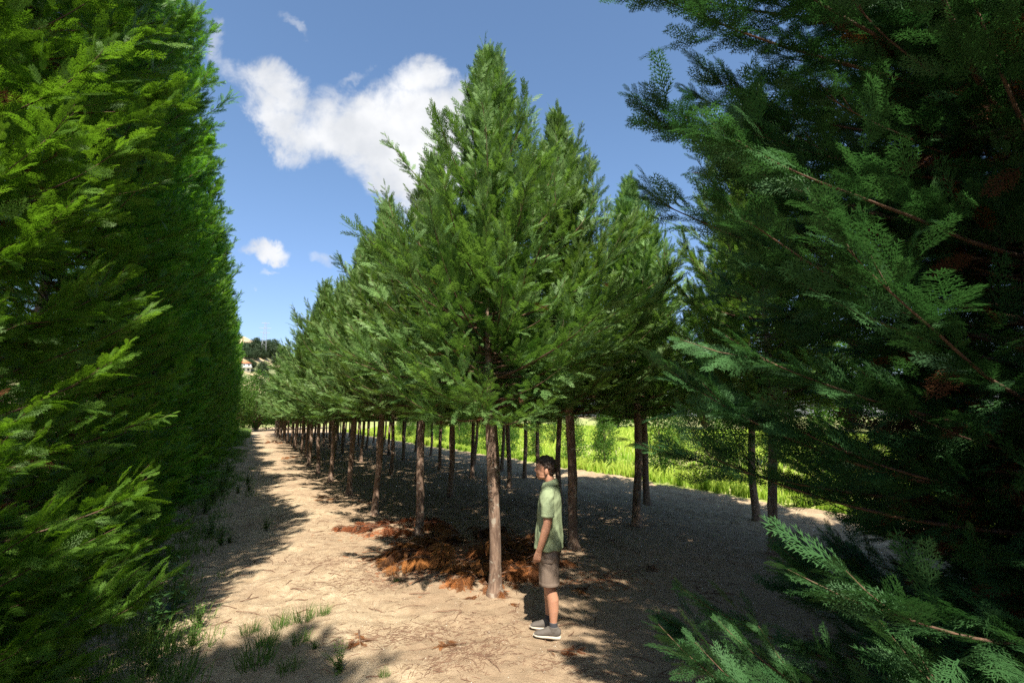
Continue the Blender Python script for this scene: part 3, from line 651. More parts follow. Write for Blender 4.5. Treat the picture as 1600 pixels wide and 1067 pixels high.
for k, (px, py, s, lb) in enumerate([(352, 762, 1.5, 'leafy weed at the back of the sunny clump along the hedge'), (320, 800, 1.2, 'weed in the shade just below the sunny clump'), (345, 850, 1.1, 'pale weed at the sand edge nearest the hedge shadow'), (386, 756, 1.1, 'weed at the far right of the sunny clump')]):
    put('weed', WM[k % 2], px, py, s, lb, 'weed', 'weeds beside the left hedge')
for k, (px, py, s, lb) in enumerate([(398, 1035, 1.25, 'thick dark grass tuft in the lower left shade'), (420, 1005, .9, 'grass tuft in the shade left of the lit sand'), (475, 965, .9, 'grass tuft at the edge of the hedge shadow'), (440, 975, .8, 'thin grass tuft in the middle of the hedge shadow'),
        (505, 955, .6, 'wispy grass tuft at the tip of the hedge shadow'), (390, 985, .7, 'grass tuft nearest the hedge in the shade'), (450, 1045, .8, 'grass tuft at the bottom edge in the shade'), (255, 1020, 1.4, 'tall grass tuft against the hedge foot'),
        (280, 1050, 1.2, 'grass tuft below the hedge at the bottom edge'), (470, 1000, .7, 'short tuft beside the sunlit sand edge'), (600, 1060, .4, 'tiny tuft on the sand at the bottom edge'), (620, 905, .3, 'tiny sprig on the open sand near the brown heaps')]):
    put('grass_tuft', TU[k % 3], px, py, s, lb, 'grass tuft', 'grass tufts on the sandy path')
def verge():
    g = np.random.default_rng(91); P = Plant()
    for _ in range(900):
        al = 3 + 57 * g.random() ** 1.6; pe = -.80 + g.normal(0, .30); x, y = W(al, pe)
        if g.random() > vnoise(np.array([al * .35]), np.array([3.0]), 41)[0] ** 1.5 * 1.5: continue
        blades(P, x, y, ghs(x, y), 26, .16, g.uniform(.08, .26), .006 * (1 + al / 20), g, .7, .6)
    for _ in range(500):
        al = g.uniform(56, 84); pe = g.uniform(-2.2, -.1); x, y = W(al, pe); blades(P, x, y, ghs(x, y), 20, .3, .7, .03, g, .5, .75)
    mobj('grass_verge', P.mesh('grass_verge', [M_WEED]), None, label='low patchy grass along the foot of the left hedge', cat='grass', kind='stuff')
verge()

# ------------------------------------------------------------------ field grass and shrubs beyond the block
def field_grass():
    g = np.random.default_rng(92); P = Plant()
    n = 52000; al = -4 + 80 * g.random(n) ** 1.25; pe = 12.1 + 30 * g.random(n) ** 1.9
    p = W(0, 0); x = al * VP[0] + pe * PERP[0]; y = al * VP[1] + pe * PERP[1]
    keep = y > 3; x = x[keep]; y = y[keep]; n = len(x)
    z = gh(x, y); c = vnoise(x * .45, y * .45, 51); d = np.hypot(x, y)
    az = g.uniform(0, 6.28, n); le = np.abs(g.normal(0, .32, n)); L = (.16 + .36 * c) * g.uniform(.6, 1.3, n); wd = .010 + .0009 * d
    px = -np.sin(az + 1.2) * wd; py = np.cos(az + 1.2) * wd; w3 = np.stack([px, py, 0 * px], 1); b = np.stack([x, y, z - .02], 1)
    p1 = b + np.stack([np.cos(az) * np.sin(le) * L * .5, np.sin(az) * np.sin(le) * L * .5, L * .6], 1)
    p2 = b + np.stack([np.cos(az) * np.sin(le * 1.6) * L, np.sin(az) * np.sin(le * 1.6) * L, L * np.cos(le)], 1)
    V = np.stack([b - w3, b + w3, p1 + w3 * .8, p1 - w3 * .8, p2], 1).reshape(-1, 3); i = np.arange(n)[:, None] * 5
    F = np.concatenate([i + np.array([[0, 1, 2]]), i + np.array([[0, 2, 3]]), i + np.array([[3, 2, 4]])])
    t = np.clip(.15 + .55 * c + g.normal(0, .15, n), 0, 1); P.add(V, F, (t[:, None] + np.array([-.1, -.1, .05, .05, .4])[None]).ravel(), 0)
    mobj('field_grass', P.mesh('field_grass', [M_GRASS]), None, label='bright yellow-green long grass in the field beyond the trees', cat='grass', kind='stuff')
field_grass()
def leafy_crown(seed, n, fn, leaf, t0=.45, mats=(M_LEAF, M_TWIG), clumps=60, csz=.3):
    """crown of leaf clumps; fn(g) gives clump centres"""
    g = np.random.default_rng(seed); P = Plant(); C = np.array([fn(g) for _ in range(clumps)])
    per = n // clumps
    for c in C:
        B = c + g.normal(0, csz * .45, (per, 3)); D = nrm(B - c) + g.normal(0, .5, (per, 3)) + np.array([0, 0, .3])
        ls = leaf * g.uniform(.6, 1.3, per)
        leaves(P, B, D, g.normal(0, .5, (per, 3)) + np.array([0, 0, 1.]), ls, ls * .5, np.clip(t0 + g.normal(0, .12) + g.normal(0, .12, per), 0, 1))
    return P, C
def shrub_fn(h, r):
    def f(g):
        z = g.uniform(.03, 1); rr = r * math.sqrt(max(.05, 1 - abs(2 * z - .85) ** 2.2 * .75)) * math.sqrt(g.random()) * g.uniform(.8, 1.15); a = g.uniform(0, 6.28)
        return (rr * math.cos(a), rr * math.sin(a), z * h)
    return f
def stem_tubes(P, C, base_r, r, g, cx=(0, 0)):
    for c in C[::2]:
        s = np.linspace(0, 1, 6)[:, None]; a = np.array([cx[0], cx[1], 0.]); mid = np.array([c[0] * .2, c[1] * .2, c[2] * .5])
        pts = a * (1 - s) ** 2 + 2 * s * (1 - s) * mid + s ** 2 * c; P.tube(pts, base_r * (1.1 - s[:, 0]), 4, 1)
SH = []
for k in range(3):
    P, C = leafy_crown(300 + k, 5200, shrub_fn(2.5, .85), .10, .42, clumps=130, csz=.26); g = np.random.default_rng(k)
    V_ = [v * np.array([.72, .72, 1.]) for v in P.V]; P.V = V_
    SH.append(P.mesh('shrub_mesh', [M_LEAF, M_TWIG]))
def stem_mesh(h, r):
    P = Plant(); P.tube([[0, 0, -.05], [.02, 0, h * .4], [0, .02, h * .85]], [r, r * .8, r * .3], 8, 0)
    for k in range(9): a = k * 2.4; P.tube([[0, 0, h * (.1 + .07 * k)], [math.cos(a) * .3, math.sin(a) * .3, h * (.2 + .07 * k)], [math.cos(a) * .55, math.sin(a) * .55, h * (.32 + .07 * k)]], [r * .5, r * .35, r * .1], 5, 0)
    return P.mesh('stem_mesh', [M_BARK])
STM = stem_mesh(2.4, .03)
k = 0
for pe in (13.4, 17.4):
    for q in range(16 if pe < 14 else 12):
        al = 5.0 + q * (2.9 if pe < 14 else 5.2) + (1.2 if pe > 14 else 0); x, y = W(al + rr_.uniform(-.3, .3), pe + rr_.uniform(-.2, .2))
        if y < 4: continue
        lb = (f"{ORD[q]} leafy shrub from the right in the near row across the field" if pe < 14 else f"{ORD[q]} leafy shrub from the right in the rear field row") if q < 12 else "small far leafy shrub deep in the near field row"
        e = empty('shrub', (x, y, ghs(x, y)), rr_.uniform(0, 6.28), lb, 'shrub', 'shrubs planted in the grass field'); s_ = rr_.uniform(.8, 1.12); e.scale = (s_, s_, s_ * rr_.uniform(.9, 1.1))
        mobj('stem', STM, e); mobj('crown', SH[k % 3], e); k += 1

# ------------------------------------------------------------------ broadleaf trees at the far end of the path
def round_fn(h, r, z0):
    def f(g):
        v = g.normal(0, 1, 3); v /= np.linalg.norm(v); q = g.uniform(.35, 1.0) ** .5
        return (v[0] * r * q, v[1] * r * q, z0 + (h - z0) * .5 + v[2] * q * (h - z0) * .5)
    return f
BT = []
for k in range(2):
    P, C = leafy_crown(320 + k, 9000, round_fn(7.5, 2.9, .0), .26, .38, clumps=150, csz=.8); stem_tubes(P, C, .07, 1, rng); BT.append(P.mesh('broadleaf_mesh', [M_LEAF, M_TWIG]))
BTR = trunk_mesh('broadleaf_trunk_mesh', 15, .18, 5.5)
for (al, pe, s, lb) in ((79, -2.0, .95, 'dark leafy tree closing the far end of the sandy path'), (84, 1.0, 1.15, 'yellow-green broadleaf tree above the far end of the path'), (92, -3.0, 1.2, 'broadleaf tree behind the others at the path end'),
                        (90, 5.0, 1.1, 'broadleaf tree behind the far end of the planted block'), (95, 10, 1.2, 'broadleaf tree rightmost beyond the far end of the block'), (96, -9, 1.25, 'broadleaf tree leftmost, hidden beyond the left hedge'), *[(-14 + 7.5 * q, 42 + 3 * (q % 2), 1.0 + .12 * (q % 3), 'leafy tree in the line along the far side of the grass field') for q in range(10)]):
    x, y = W(al, pe); e = empty('broadleaf_tree', (x, y, ghs(x, y)), al, lb, 'tree', 'trees on the far side of the field' if pe > 30 else 'broadleaf trees at the end of the path'); e.scale = (s, s, s)
    mobj('trunk', BTR, e); mobj('crown', BT[int(al) % 2], e)

# ------------------------------------------------------------------ hill with pines, house and mast
def hill_h(x, y):
    al, pe = to_rows(np.asarray(x, float), np.asarray(y, float))
    base = 44 * np.exp(-((al - 300) / 105) ** 2) * np.exp(-((pe + 25) / 70) ** 2)
    base = base + 24 * np.exp(-((al - 420) / 150) ** 2 - ((pe + 160) / 130) ** 2) + 5 * (vnoise(al / 22, pe / 22, 61) - .5) * np.clip((al - 170) / 60, 0, 1) + 1.6 * (vnoise(al / 6, pe / 6, 62) - .5)
    terr = np.abs(((base / 3.2) % 1) - .5) * 1.1
    return base + terr * np.clip(base / 8, 0, 1)
def hill_mat():
    m, t, out = new_mat('hillside'); g = t.n('ShaderNodeNewGeometry'); P = g.outputs['Position']
    n = t.noise(P, .05, 7, .65, .4); n2 = t.noise(P, .22, 6, .7)
    c = t.mix(t.ramp(n, .44, .56), (.13, .15, .055), (.44, .32, .19)); c = t.mix(t.m('MULTIPLY', t.ramp(n2, .55, .65), .7), c, (.05, .075, .03))
    p = t.n('ShaderNodeBsdfPrincipled'); t.l(c, p.inputs['Base Color']); p.inputs['Roughness'].default_value = .95; t.l(p.outputs[0], out.inputs[0]); return m
def build_hill():
    a = np.linspace(150, 640, 170); p_ = np.linspace(-420, 230, 200); A, Pp = np.meshgrid(a, p_)
    X = A * VP[0] + Pp * PERP[0]; Y = A * VP[1] + Pp * PERP[1]; Z = hill_h(X, Y) - 1.2 + gh(X, Y)
    V = np.stack([X.ravel(), Y.ravel(), Z.ravel()], 1); nx = len(a); i, j = np.meshgrid(np.arange(nx - 1), np.arange(len(p_) - 1)); q = (j * nx + i).ravel()
    mobj('hill', np_mesh('hill', V, np.stack([q, q + 1, q + 1 + nx, q + nx], 1), [hill_mat()], smooth=True), kind='structure')
build_hill()
def hz(x, y): return float(hill_h(np.array([x]), np.array([y]))[0] - 1.2 + ghs(x, y))
def hit_hill(px, py):
    cx = (px - 800) / FPX; cy = (533.5 - py) / FPX; d = np.array([cx, math.cos(PITCH) - cy * math.sin(PITCH), math.sin(PITCH) + cy * math.cos(PITCH)])
    for t in np.arange(120, 520, 1.0):
        p = d * t
        if p[2] + H_CAM < hz(p[0], p[1]): return p[0], p[1]
    return None
PN = []
for k in range(2):
    P, C = leafy_crown(340 + k, 2600, round_fn(9, 3.0, 2.4), .8, .4, (M_PINE, M_TWIG), 60, 1.5); PN.append(P.mesh('pine_mesh', [M_PINE, M_TWIG]))
PTR = trunk_mesh('pine_trunk_mesh', 17, .25, 7)
g = random.Random(8); cnt = 0
for (px, py) in [(378 + q * 4.4, 558 + (q % 3) * 2.5) for q in range(16)] + [(384 + q * 5, 551 - (q % 2) * 3) for q in range(12)] + [(372, 590), (392, 580), (410, 588), (430, 575), (360, 568), (445, 572)]:
    hp = hit_hill(px, py)
    if hp is None: continue
    x, y = hp; cnt += 1
    lb = 'dark rounded pine in the grove along the top of the far hill' if cnt < 29 else 'dark tree standing apart on the slope of the far hill'
    e = empty('pine_tree', (x, y, hz(x, y) - .3), g.uniform(0, 6), lb, 'tree', 'pines on the far hill' if cnt < 29 else 'scattered trees on the hill slope'); s_ = g.uniform(.34, .62); e.scale = (s_, s_, s_)
    mobj('trunk', PTR, e); mobj('crown', PN[cnt % 2], e)
def boxes(name, items, mat, parent=None, **kw):
    V = []; F = []; n = 0
    for (x0, x1, y0, y1, z0, z1) in items:
        V.append(np.array([[x0, y0, z0], [x1, y0, z0], [x1, y1, z0], [x0, y1, z0], [x0, y0, z1], [x1, y0, z1], [x1, y1, z1], [x0, y1, z1]], float))
        F.append(np.array([[0, 3, 2, 1], [4, 5, 6, 7], [0, 1, 5, 4], [1, 2, 6, 5], [2, 3, 7, 6], [3, 0, 4, 7]]) + n); n += 8
    return mobj(name, np_mesh(name, np.concatenate(V), np.concatenate(F), [mat]), parent, **kw)
M_WALL = plain('white_render', (.72, .70, .66), .9, var=.06, vscale=.4); M_TILE = plain('orange_tiles', (.52, .20, .09), .85, var=.25, vscale=1.5); M_GLASS = plain('dark_window', (.04, .05, .06), .2)
M_METAL = plain('galvanised_steel', (.35, .36, .38), .5)
hp = hit_hill(378, 579)
if hp is None: hp = tuple(W(255, -30))
hx, hy = hp; yaw = math.atan2(-hy, -hx) + R(90) + .25
e = empty('white_house', (hx, hy, hz(hx, hy) - .5), yaw, 'white two-storey house with orange tiled roof on the far hillside', 'house')
e.scale = (.5, .5, .5)
boxes('wall', [(-5, 5, -4, 4, -1, 6)], M_WALL, e)
boxes('balcony', [(-5.2, 5.2, -5.4, -4.01, 2.7, 3.0), (-5.2, 5.2, -5.4, -5.25, 3.0, 3.9)], M_WALL, e)
for wx in (-3.2, 0, 3.2):
    for wz in (.6, 3.6): boxes('window', [(wx - .7, wx + .7, -4.05, -3.9, wz, wz + 1.6)], M_GLASS, e)
V = np.array([[-5.6, -4.6, 6], [5.6, -4.6, 6], [5.6, 4.6, 6], [-5.6, 4.6, 6], [-3, 0, 8], [3, 0, 8]], float)
mobj('roof', np_mesh('roof', V, [np.array([[0, 1, 5, 4], [2, 3, 4, 5]]), np.array([[1, 2, 5], [3, 0, 4]]), np.array([[3, 2, 1, 0]])], [M_TILE]), e)
hp = hit_hill(411, 558) or tuple(W(300, -20))
mx, my = hp
e = empty('lattice_mast', (mx, my, hz(mx, my)), .4, 'thin grey lattice pylon rising above the hilltop pines', 'pylon')
P = Plant(); HM = 15.0
for sx, sy in ((1, 1), (1, -1), (-1, 1), (-1, -1)): P.tube([[sx * 1.2, sy * 1.2, -1], [sx * .22, sy * .22, HM]], [.06, .04], 4, 0)
for k in range(10):
    z0 = k * HM / 10; z1 = z0 + HM / 10; w0 = 1.2 - .98 * z0 / HM; w1 = 1.2 - .98 * z1 / HM
    for c0, c1 in (((1, 1), (1, -1)), ((1, -1), (-1, -1)), ((-1, -1), (-1, 1)), ((-1, 1), (1, 1))):
        P.tube([[c0[0] * w0, c0[1] * w0, z0], [c1[0] * w1, c1[1] * w1, z1]], [.03, .03], 3, 0)
mobj('tower', P.mesh('tower', [M_METAL]), e)
P = Plant()
for z, l in ((HM - .4, 1.6), (HM - 2.6, 2.4), (HM - 4.6, 2.0)): P.tube([[-l, 0, z], [l, 0, z]], [.09, .09], 4, 0)
mobj('cross_arm', P.mesh('cross_arm', [M_METAL]), e)

# ------------------------------------------------------------------ the man
def prims(name, tubes=(), balls=(), voxel=.005, smooth_it=3, mat=None, parent=None, seg=18):
    """tapered tubes and ellipsoids fused into one continuous surface"""
    V = []; F3 = []; F4 = []; n = 0
    for pts, rad in tubes:
        pts = np.asarray(pts, float); rad = np.asarray(rad, float)
        if rad.ndim == 1: rad = np.stack([rad, rad], 1)
        m = len(pts); t = nrm(np.gradient(pts, axis=0)); x = np.array([0., 0, 1.]) if abs(t[:, 0]).mean() > .8 else np.array([1., 0, 0]); a = np.arange(seg) * 2 * math.pi / seg
        for_u = x - (t @ x)[:, None] * t; u = nrm(for_u); v = np.cross(t, u)
        P = pts[:, None, :] + np.cos(a)[None, :, None] * u[:, None, :] * rad[:, 0][:, None, None] + np.sin(a)[None, :, None] * v[:, None, :] * rad[:, 1][:, None, None]
        V.append(P.reshape(-1, 3)); i = np.arange(m - 1)[:, None] * seg; j = np.arange(seg)[None]; j2 = (j + 1) % seg
        F4.append(np.stack([(i + j).ravel(), (i + j2).ravel(), (i + seg + j2).ravel(), (i + seg + j).ravel()], 1) + n)
        V.append(np.stack([pts[0] - t[0] * rad[0].min() * .35, pts[-1] + t[-1] * rad[-1].min() * .35])); c0 = n + m * seg; jj = np.arange(seg); k2 = (jj + 1) % seg
        F3.append(np.stack([np.full(seg, c0), n + k2, n + jj], 1)); F3.append(np.stack([np.full(seg, c0 + 1), n + (m - 1) * seg + jj, n + (m - 1) * seg + k2], 1)); n += m * seg + 2
    th = np.linspace(0, math.pi, 11); ph = np.arange(16) * 2 * math.pi / 16
    for c, r in balls:
        r = (r, r, r) if isinstance(r, (int, float)) else r
        P = np.stack([np.sin(th)[:, None] * np.cos(ph)[None] * r[0], np.sin(th)[:, None] * np.sin(ph)[None] * r[1], np.cos(th)[:, None] * np.ones(16)[None] * r[2]], -1).reshape(-1, 3) + np.array(c)
        V.append(P); i = np.arange(10)[:, None] * 16; j = np.arange(16)[None]; j2 = (j + 1) % 16
        F4.append(np.stack([(i + j).ravel(), (i + 16 + j).ravel(), (i + 16 + j2).ravel(), (i + j2).ravel()], 1) + n); n += 176
    me = np_mesh(name + '_src', np.concatenate(V), [f for f in (np.concatenate(F4) if F4 else np.zeros((0, 4), int), np.concatenate(F3) if F3 else np.zeros((0, 3), int)) if len(f)])
    tmp = bpy.data.objects.new(name + '_src', me); COL.objects.link(tmp)
    md = tmp.modifiers.new('r', 'REMESH'); md.mode = 'VOXEL'; md.voxel_size = voxel; md.use_smooth_shade = True
    if smooth_it: ms = tmp.modifiers.new('s', 'SMOOTH'); ms.factor = .5; ms.iterations = smooth_it
    dg = bpy.context.evaluated_depsgraph_get(); dg.update()
    out = bpy.data.meshes.new_from_object(tmp.evaluated_get(dg)); out.name = name
    bpy.data.objects.remove(tmp, do_unlink=True); out.materials.clear(); out.materials.append(mat)
    for p in out.polygons: p.use_smooth = True
    return out
def get_co(me): a = np.empty(len(me.vertices) * 3, np.float32); me.vertices.foreach_get('co', a); return a.reshape(-1, 3).astype(float)
def set_co(me, V): me.vertices.foreach_set('co', V.astype(np.float32).ravel()); me.update()

M_SKIN = plain('skin', (.40, .20, .12), .5, bump=.15, bscale=220, var=.10, spec=.35, sss=.12)
M_HAIR = plain('dark_curly_hair', (.030, .018, .012), .55, bump=.6, bscale=90, var=.5, vscale=60)
M_POLO = plain('green_cotton_pique', (.215, .258, .145), .85, bump=.25, bscale=900, var=.05, spec=.15)
M_SHORT = plain('taupe_cotton', (.155, .115, .086), .85, bump=.3, bscale=500, var=.08, spec=.15)
M_SHOE = plain('shoe_mesh_fabric', (.105, .090, .075), .8, bump=.6, bscale=300, var=.35)
M_SOLE = plain('shoe_sole_rubber', (.42, .37, .29), .7, var=.15)
M_SOCK = plain('dark_sock', (.045, .045, .05), .9)
M_LACE = plain('lace', (.20, .18, .15), .8)
M_EYE = plain('eye_white', (.7, .66, .62), .3, var=.02)
M_IRIS = plain('dark_iris', (.03, .018, .01), .2)

pxm, pym = ground_px(861, 988)
man = empty('person', (pxm, pym, ghs(pxm, pym) + .004), R(180 - 15), 'man in pale green polo shirt and taupe shorts standing in profile beside the nearest trunk', 'person')

def arm(sy, handx):
    # shoulder, elbow, wrist  (local x forward, y to his left, z up)
    sh = (-.012, .180 * sy, 1.385); el = (-.020, .245 * sy, 1.115); wr = (.062 + handx, .245 * sy, .865)
    up = [sh, (-.022, .212 * sy, 1.31), (-.028, .232 * sy, 1.21), el]; lo = [el, (.0 + handx * .3, .250 * sy, 1.045), (.030 + handx * .7, .248 * sy, .955), wr]
    T = [(up + lo[1:] + [(wr[0] + .004, wr[1], wr[2] - .012)], [(.052, .052), (.050, .050), (.045, .045), (.0425, .042), (.044, .042), (.036, .034), (.0285, .024), (.029, .021)]),
         ([(wr[0] - .004, wr[1], wr[2] + .02), (wr[0] + .010, wr[1], wr[2] - .03), (wr[0] + .020, wr[1], wr[2] - .065), (wr[0] + .024, wr[1], wr[2] - .092)], [(.027, .019), (.034, .018), (.040, .017), (.038, .014)])]
    # four bent fingers: index at the front (+x)
    k0 = (wr[0] + .024, wr[1], wr[2] - .088)
    for q, (fx, L, bend) in enumerate(((.030, .074, .5), (.011, .082, .65), (-.009, .076, .8), (-.027, .060, .95))):
        a = np.array([k0[0] + fx, k0[1], k0[2]]); p = [a - np.array([0, 0, -.02]), a]; ang = .12; d = a.copy()
        for seg_, fr in ((.48, bend * .7), (.30, bend * 1.0), (.22, bend * .6)):
            ang += fr; d = d + np.array([.12 * seg_ * L, -sy * math.sin(ang) * seg_ * L, -math.cos(ang) * seg_ * L]); p.append(d.copy())
        T.append((p, [.0088, .0088, .0082, .0076, .0062]))
    T.append(([(wr[0] + .022, wr[1] - .002 * sy, wr[2] - .032), (wr[0] + .048, wr[1] - .010 * sy, wr[2] - .058), (wr[0] + .058, wr[1] - .018 * sy, wr[2] - .085), (wr[0] + .056, wr[1] - .026 * sy, wr[2] - .108)], [.015, .0115, .010, .0072]))
    return T
def leg(sy, fx):
    y = .092 * sy
    return [([(-.01, y, .93), (.0, y, .80), (.008 + fx * .3, y, .66), (.012 + fx * .6, y, .52), (.010 + fx * .7, y, .47), (-.012 + fx * .8, y, .36), (-.014 + fx * .9, y, .26), (-.008 + fx, y, .16), (-.008 + fx, y, .085)],
             [(.088, .072), (.086, .076), (.074, .070), (.060, .056), (.056, .053), (.060, .053), (.052, .046), (.037, .034), (.036, .034)]),
            ([(-.045 + fx, y, .055), (.02 + fx, y, .06), (.09 + fx, y, .045), (.16 + fx, y, .032)], [(.03, .03), (.036, .034), (.026, .038), (.018, .036)])]
FXL, FXR = -.035, .045
HX = .012
tubes = arm(1, .0) + arm(-1, .03) + leg(1, FXL) + leg(-1, FXR)
tubes += [([(-.005, 0, .84), (-.005, 0, .95), (.0, 0, 1.08), (-.002, 0, 1.22), (-.008, 0, 1.34), (-.014, 0, 1.41), (-.015, 0, 1.455)], [(.095, .150), (.100, .158), (.092, .142), (.105, .160), (.100, .172), (.080, .165), (.058, .090)]),
          ([(-.022, 0, 1.44), (-.010, 0, 1.50), (.012, 0, 1.56), (.03, 0, 1.60)], [(.058, .060), (.053, .055), (.052, .052), (.05, .05)]),
          ([(-.010, -.19, 1.395), (-.014, 0, 1.415), (-.010, .19, 1.395)], [(.044, .042), (.056, .050), (.044, .042)])]
h = HX
balls = [((.026 + h, 0, 1.645), (.098, .076, .098)), ((.052 + h, 0, 1.600), (.072, .064, .082)), ((.068 + h, 0, 1.566), (.052, .046, .044)), ((.088 + h, 0, 1.538), (.026, .026, .020)),
         ((.100 + h, 0, 1.585), (.030, .036, .040)), ((.108 + h, 0, 1.668), (.020, .048, .020)), ((.052 + h, .036, 1.556), (.042, .020, .024)), ((.052 + h, -.036, 1.556), (.042, .020, .024)),
         ((.082 + h, .034, 1.602), (.034, .027, .034)), ((.082 + h, -.034, 1.602), (.034, .027, .034)),
         ((.121 + h, 0, 1.5705), (.012, .022, .0065)), ((.119 + h, 0, 1.5590), (.011, .020, .0070)),
         ((.004 + h, .077, 1.612), (.020, .009, .031)), ((.004 + h, -.077, 1.612), (.020, .009, .031)), ((.008 + h, .076, 1.590), (.011, .008, .013)), ((.008 + h, -.076, 1.590), (.011, .008, .013))]
tubes += [([(.116 + h, 0, 1.655), (.128 + h, 0, 1.635), (.139 + h, 0, 1.614), (.141 + h, 0, 1.606)], [(.009, .009), (.012, .011), (.014, .014), (.010, .015)]), ([(.13 + h, -.012, 1.604), (.13 + h, 0, 1.601), (.13 + h, .012, 1.604)], [.007, .008, .007])]
body = prims('body', tubes, balls, .0038, 3, M_SKIN)
mobj('body', body, man)
# eyes, brows
for sy in (1, -1):
    ey = mobj('eye', prims('eye', [], [((.0985 + h, .0315 * sy, 1.641), .0118)], .0015, 0, M_EYE), man)
    mobj('iris', prims('iris', [], [((.1078 + h, .0335 * sy, 1.641), (.0035, .0055, .0058))], .001, 0, M_IRIS), ey)
    mobj('eyebrow', prims('eyebrow', [([(.124 + h, .014 * sy, 1.664), (.120 + h, .032 * sy, 1.669), (.104 + h, .052 * sy, 1.663)], [.0038, .0045, .003])], [], .0015, 1, M_HAIR), man)
# hair : short curls over the skull
g = random.Random(4); curls = [((.012 + h, 0, 1.668), (.096, .080, .088))]
for _ in range(620):
    z = g.uniform(-.85, 1); a = g.uniform(0, 6.283); q = math.sqrt(1 - z * z); d = (q * math.cos(a), q * math.sin(a), z)
    c = (.020 + h + d[0] * .100, d[1] * .081, 1.652 + d[2] * .104)
    if d[0] > .15 and c[2] < 1.692 - .0: continue                          # hairline above the face
    if abs(d[1]) > .55 and d[0] > -.45 and c[2] < 1.638: continue             # around the ears
    if d[0] > -.35 and c[2] < 1.618: continue
    if abs(d[1]) > .6 and d[0] > -.30 and c[2] < 1.650: continue
    if c[2] < 1.575: continue
    r = g.uniform(.008, .0145) * (.75 if c[2] < 1.63 else 1.0); k_ = 1 + g.uniform(-.02, .10)
    curls.append(((.020 + h + d[0] * .100 * k_, d[1] * .081 * k_, 1.652 + d[2] * .104 * k_), r))
me = prims('hair', [], curls[1:] + [((.006 + h, 0, 1.675), (.098, .079, .086))], .0032, 1, M_HAIR); mobj('hair', me, man)

def wrinkle(me, fn):
    V = get_co(me); n = np.empty(len(me.vertices) * 3, np.float32); me.vertices.foreach_get('normal', n); n = n.reshape(-1, 3); V = V + n * fn(V)[:, None]; set_co(me, V)
# polo shirt
st = [([(.012, 0, .845), (.010, 0, .90), (.006, 0, 1.0), (.004, 0, 1.10), (.002, 0, 1.22), (-.006, 0, 1.33), (-.012, 0, 1.41), (-.016, 0, 1.455), (-.016, 0, 1.475)],
       [(.150, .208), (.147, .203), (.137, .188), (.130, .174), (.126, .182), (.116, .188), (.094, .172), (.070, .105), (.062, .075)]),
      ([(-.012, -.175, 1.400), (-.014, 0, 1.425), (-.012, .175, 1.400)], [(.066, .062), (.070, .062), (.066, .062)])]
for sy in (1, -1):
    st.append(([(-.012, .165 * sy, 1.405), (-.014, .205 * sy, 1.355), (-.020, .230 * sy, 1.28), (-.024, .243 * sy, 1.195), (-.024, .245 * sy, 1.185)], [(.070, .060), (.074, .062), (.070, .060), (.068, .058), (.066, .056)]))
    st.append(([(-.024, .2425 * sy, 1.202), (-.024, .2440 * sy, 1.186)], [(.0715, .0615), (.0715, .0615)]))
shirt = prims('polo_shirt', st, [], .0050, 2, M_POLO)
def wr(V):
    x, y, z = V[:, 0], V[:, 1], V[:, 2]; low = np.clip((1.30 - z) / .45, 0, 1); a = np.arctan2(y, x)
    v = .0065 * np.sin(a * 7 + 2.5 * z * 4 + 2 * vnoise(a * 2 + 5, z * 3, 71)) * low + .006 * (vnoise(a * 4 + 9, z * 7, 72) - .5) * 2 * low
    v += .004 * (vnoise(x * 22 + 30, z * 22 + y * 11, 73) - .5) * 2
    v += .0035 * np.sin((z * 1.0 + x * 1.4) * 70) * np.exp(-((z - 1.36) / .05) ** 2) * (np.abs(y) > .14)
    return v
wrinkle(shirt, wr)
so = mobj('polo_shirt', shirt, man)
# collar: a folded band swept round the neck, open in front
def band(name, prof, a0, a1, n, mat, parent, cfn):
    a = np.linspace(a0, a1, n); k = len(prof); V = np.array([[cfn(t, p) for p in prof] for t in a]).reshape(-1, 3)
    i = np.arange(n - 1)[:, None] * k; j = np.arange(k)[None]; j2 = (j + 1) % k
    F = np.stack([(i + j).ravel(), (i + j2).ravel(), (i + k + j2).ravel(), (i + k + j).ravel()], 1)
    o = mobj(name, np_mesh(name, V, [F, np.array([list(range(k)), list(range((n - 1) * k, n * k))[::-1]])], [mat], smooth=True), parent); return o
prof = [(.000, .000), (-.004, .034), (.002, .042), (.010, .036), (.030, -.012), (.026, -.016), (.008, .018)]
def cfn(t, p):
    r = .060 + p[0]; f = math.cos(t); z = 1.490 - .045 * (f * .5 + .5) ** 1.3 + p[1]
    return (-.014 + r * 1.02 * f + .012 * (f > .5), r * 1.02 * math.sin(t), z)
band('collar', prof, R(22), R(338), 44, M_POLO, so, cfn)
# placket with buttons
pl = mobj('placket', prims('placket', [([(.062, .0, 1.44), (.094, .0, 1.385), (.110, 0, 1.31)], [(.004, .016), (.006, .016), (.006, .016)])], [], .003, 1, M_POLO), so)

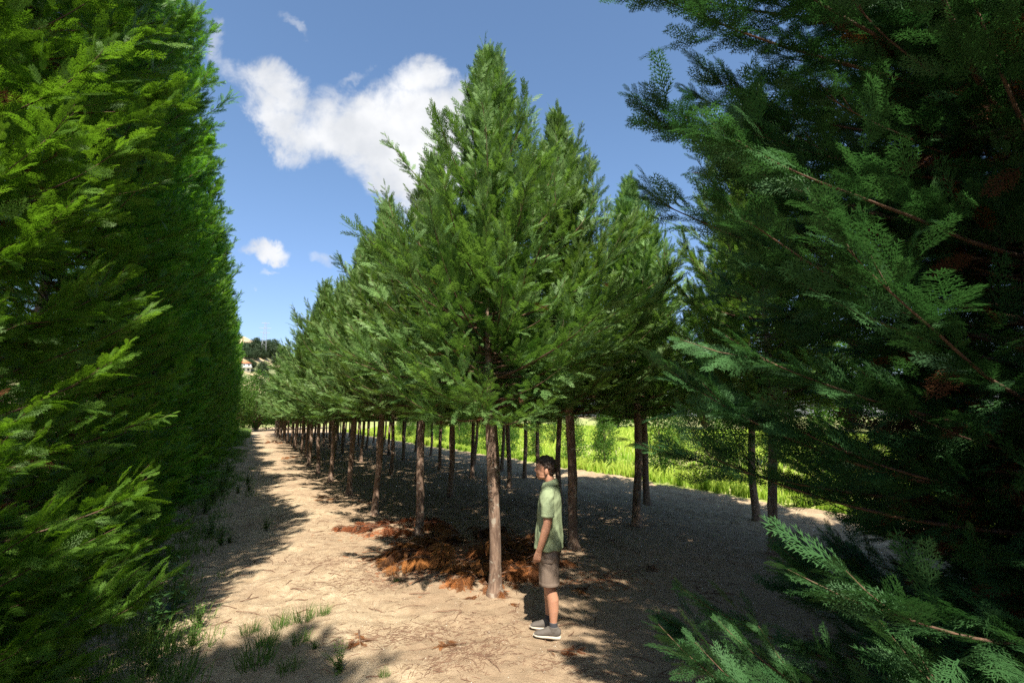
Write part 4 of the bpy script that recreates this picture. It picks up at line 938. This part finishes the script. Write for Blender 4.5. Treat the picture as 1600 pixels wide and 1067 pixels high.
# shorts
ht = [([(.0, 0, .80), (.0, 0, .86), (-.002, 0, .93)], [(.118, .165), (.122, .172), (.115, .165)])]
for sy, fx in ((1, FXL), (-1, FXR)):
    ht.append(([(.002, .088 * sy, .88), (.004 + fx * .2, .096 * sy, .78), (.010 + fx * .45, .102 * sy, .66), (.014 + fx * .6, .104 * sy, .555), (.014 + fx * .6, .104 * sy, .505)], [(.108, .094), (.108, .096), (.104, .095), (.102, .094), (.101, .094)]))
    ht.append(([(.014 + fx * .6, .104 * sy, .528), (.014 + fx * .6, .104 * sy, .505)], [(.1045, .0975), (.1045, .0975)]))
sh = prims('shorts', ht, [], .005, 2, M_SHORT)
def wr2(V):
    x, y, z = V[:, 0], V[:, 1], V[:, 2]; a = np.arctan2(y - .1 * np.sign(y), x)
    v = .005 * np.sin(z * 60 + a * 4 + 5 * vnoise(a * 1.5 + 3, z * 5, 74)) * np.exp(-((z - .76) / .09) ** 2) + .010 * (vnoise(a * 3 + 20, z * 9, 75) - .5)
    return v
wrinkle(sh, wr2)
sho = mobj('shorts', sh, man)
for sy, fx in ((1, FXL), (-1, FXR)):
    mobj('pocket_flap', prims('pocket_flap', [([(-.050 + fx * .3, .188 * sy, .745), (.0 + fx * .3, .200 * sy, .752), (.052 + fx * .3, .190 * sy, .745)], [(.02, .005), (.022, .005), (.02, .005)])], [], .004, 1, M_SHORT), sho)
    y = .092 * sy; yo = .092 * sy
    k_ = mobj('sock', prims('sock', [([(-.008 + fx, y, .150), (-.008 + fx, y, .12), (-.010 + fx, y, .07)], [(.041, .039), (.042, .040), (.048, .042)])], [], .004, 1, M_SOCK), man)
    up = prims('shoe_upper', [([(-.075 + fx, y, .055), (-.045 + fx, y, .062), (.0 + fx, y, .068), (.05 + fx, y, .058), (.10 + fx, y, .045), (.150 + fx, y, .036), (.185 + fx, y, .028)], [(.030, .026), (.052, .038), (.056, .041), (.044, .042), (.031, .045), (.024, .043), (.014, .028)]),
                             ([(-.010 + fx, y, .07), (-.012 + fx, y, .112)], [(.052, .044), (.050, .043)])], [], .004, 2, M_SHOE)
    V = get_co(up); V[:, 2] = np.maximum(V[:, 2], .016); set_co(up, V)
    s_o = mobj('shoe', up, man)
    so_ = prims('sole', [([(-.080 + fx, y, .0155), (-.03 + fx, y, .0155), (.04 + fx, y, .0155), (.11 + fx, y, .0155), (.165 + fx, y, .017), (.196 + fx, y, .022)], [(.020, .030), (.020, .040), (.018, .041), (.017, .048), (.016, .044), (.010, .024)])], [], .004, 1, M_SOLE)
    V = get_co(so_); V[:, 2] = np.clip(V[:, 2], 0, .034); set_co(so_, V); mobj('sole', so_, s_o)
    for q in range(5):
        lx = .045 + fx + q * .019; lz = .106 - q * .011
        mobj('lace', prims('lace', [([(lx, y - .022, lz - .012), (lx + .005, y, lz), (lx, y + .022, lz - .012)], [.0028, .0028, .0028])], [], .002, 0, M_LACE), s_o)
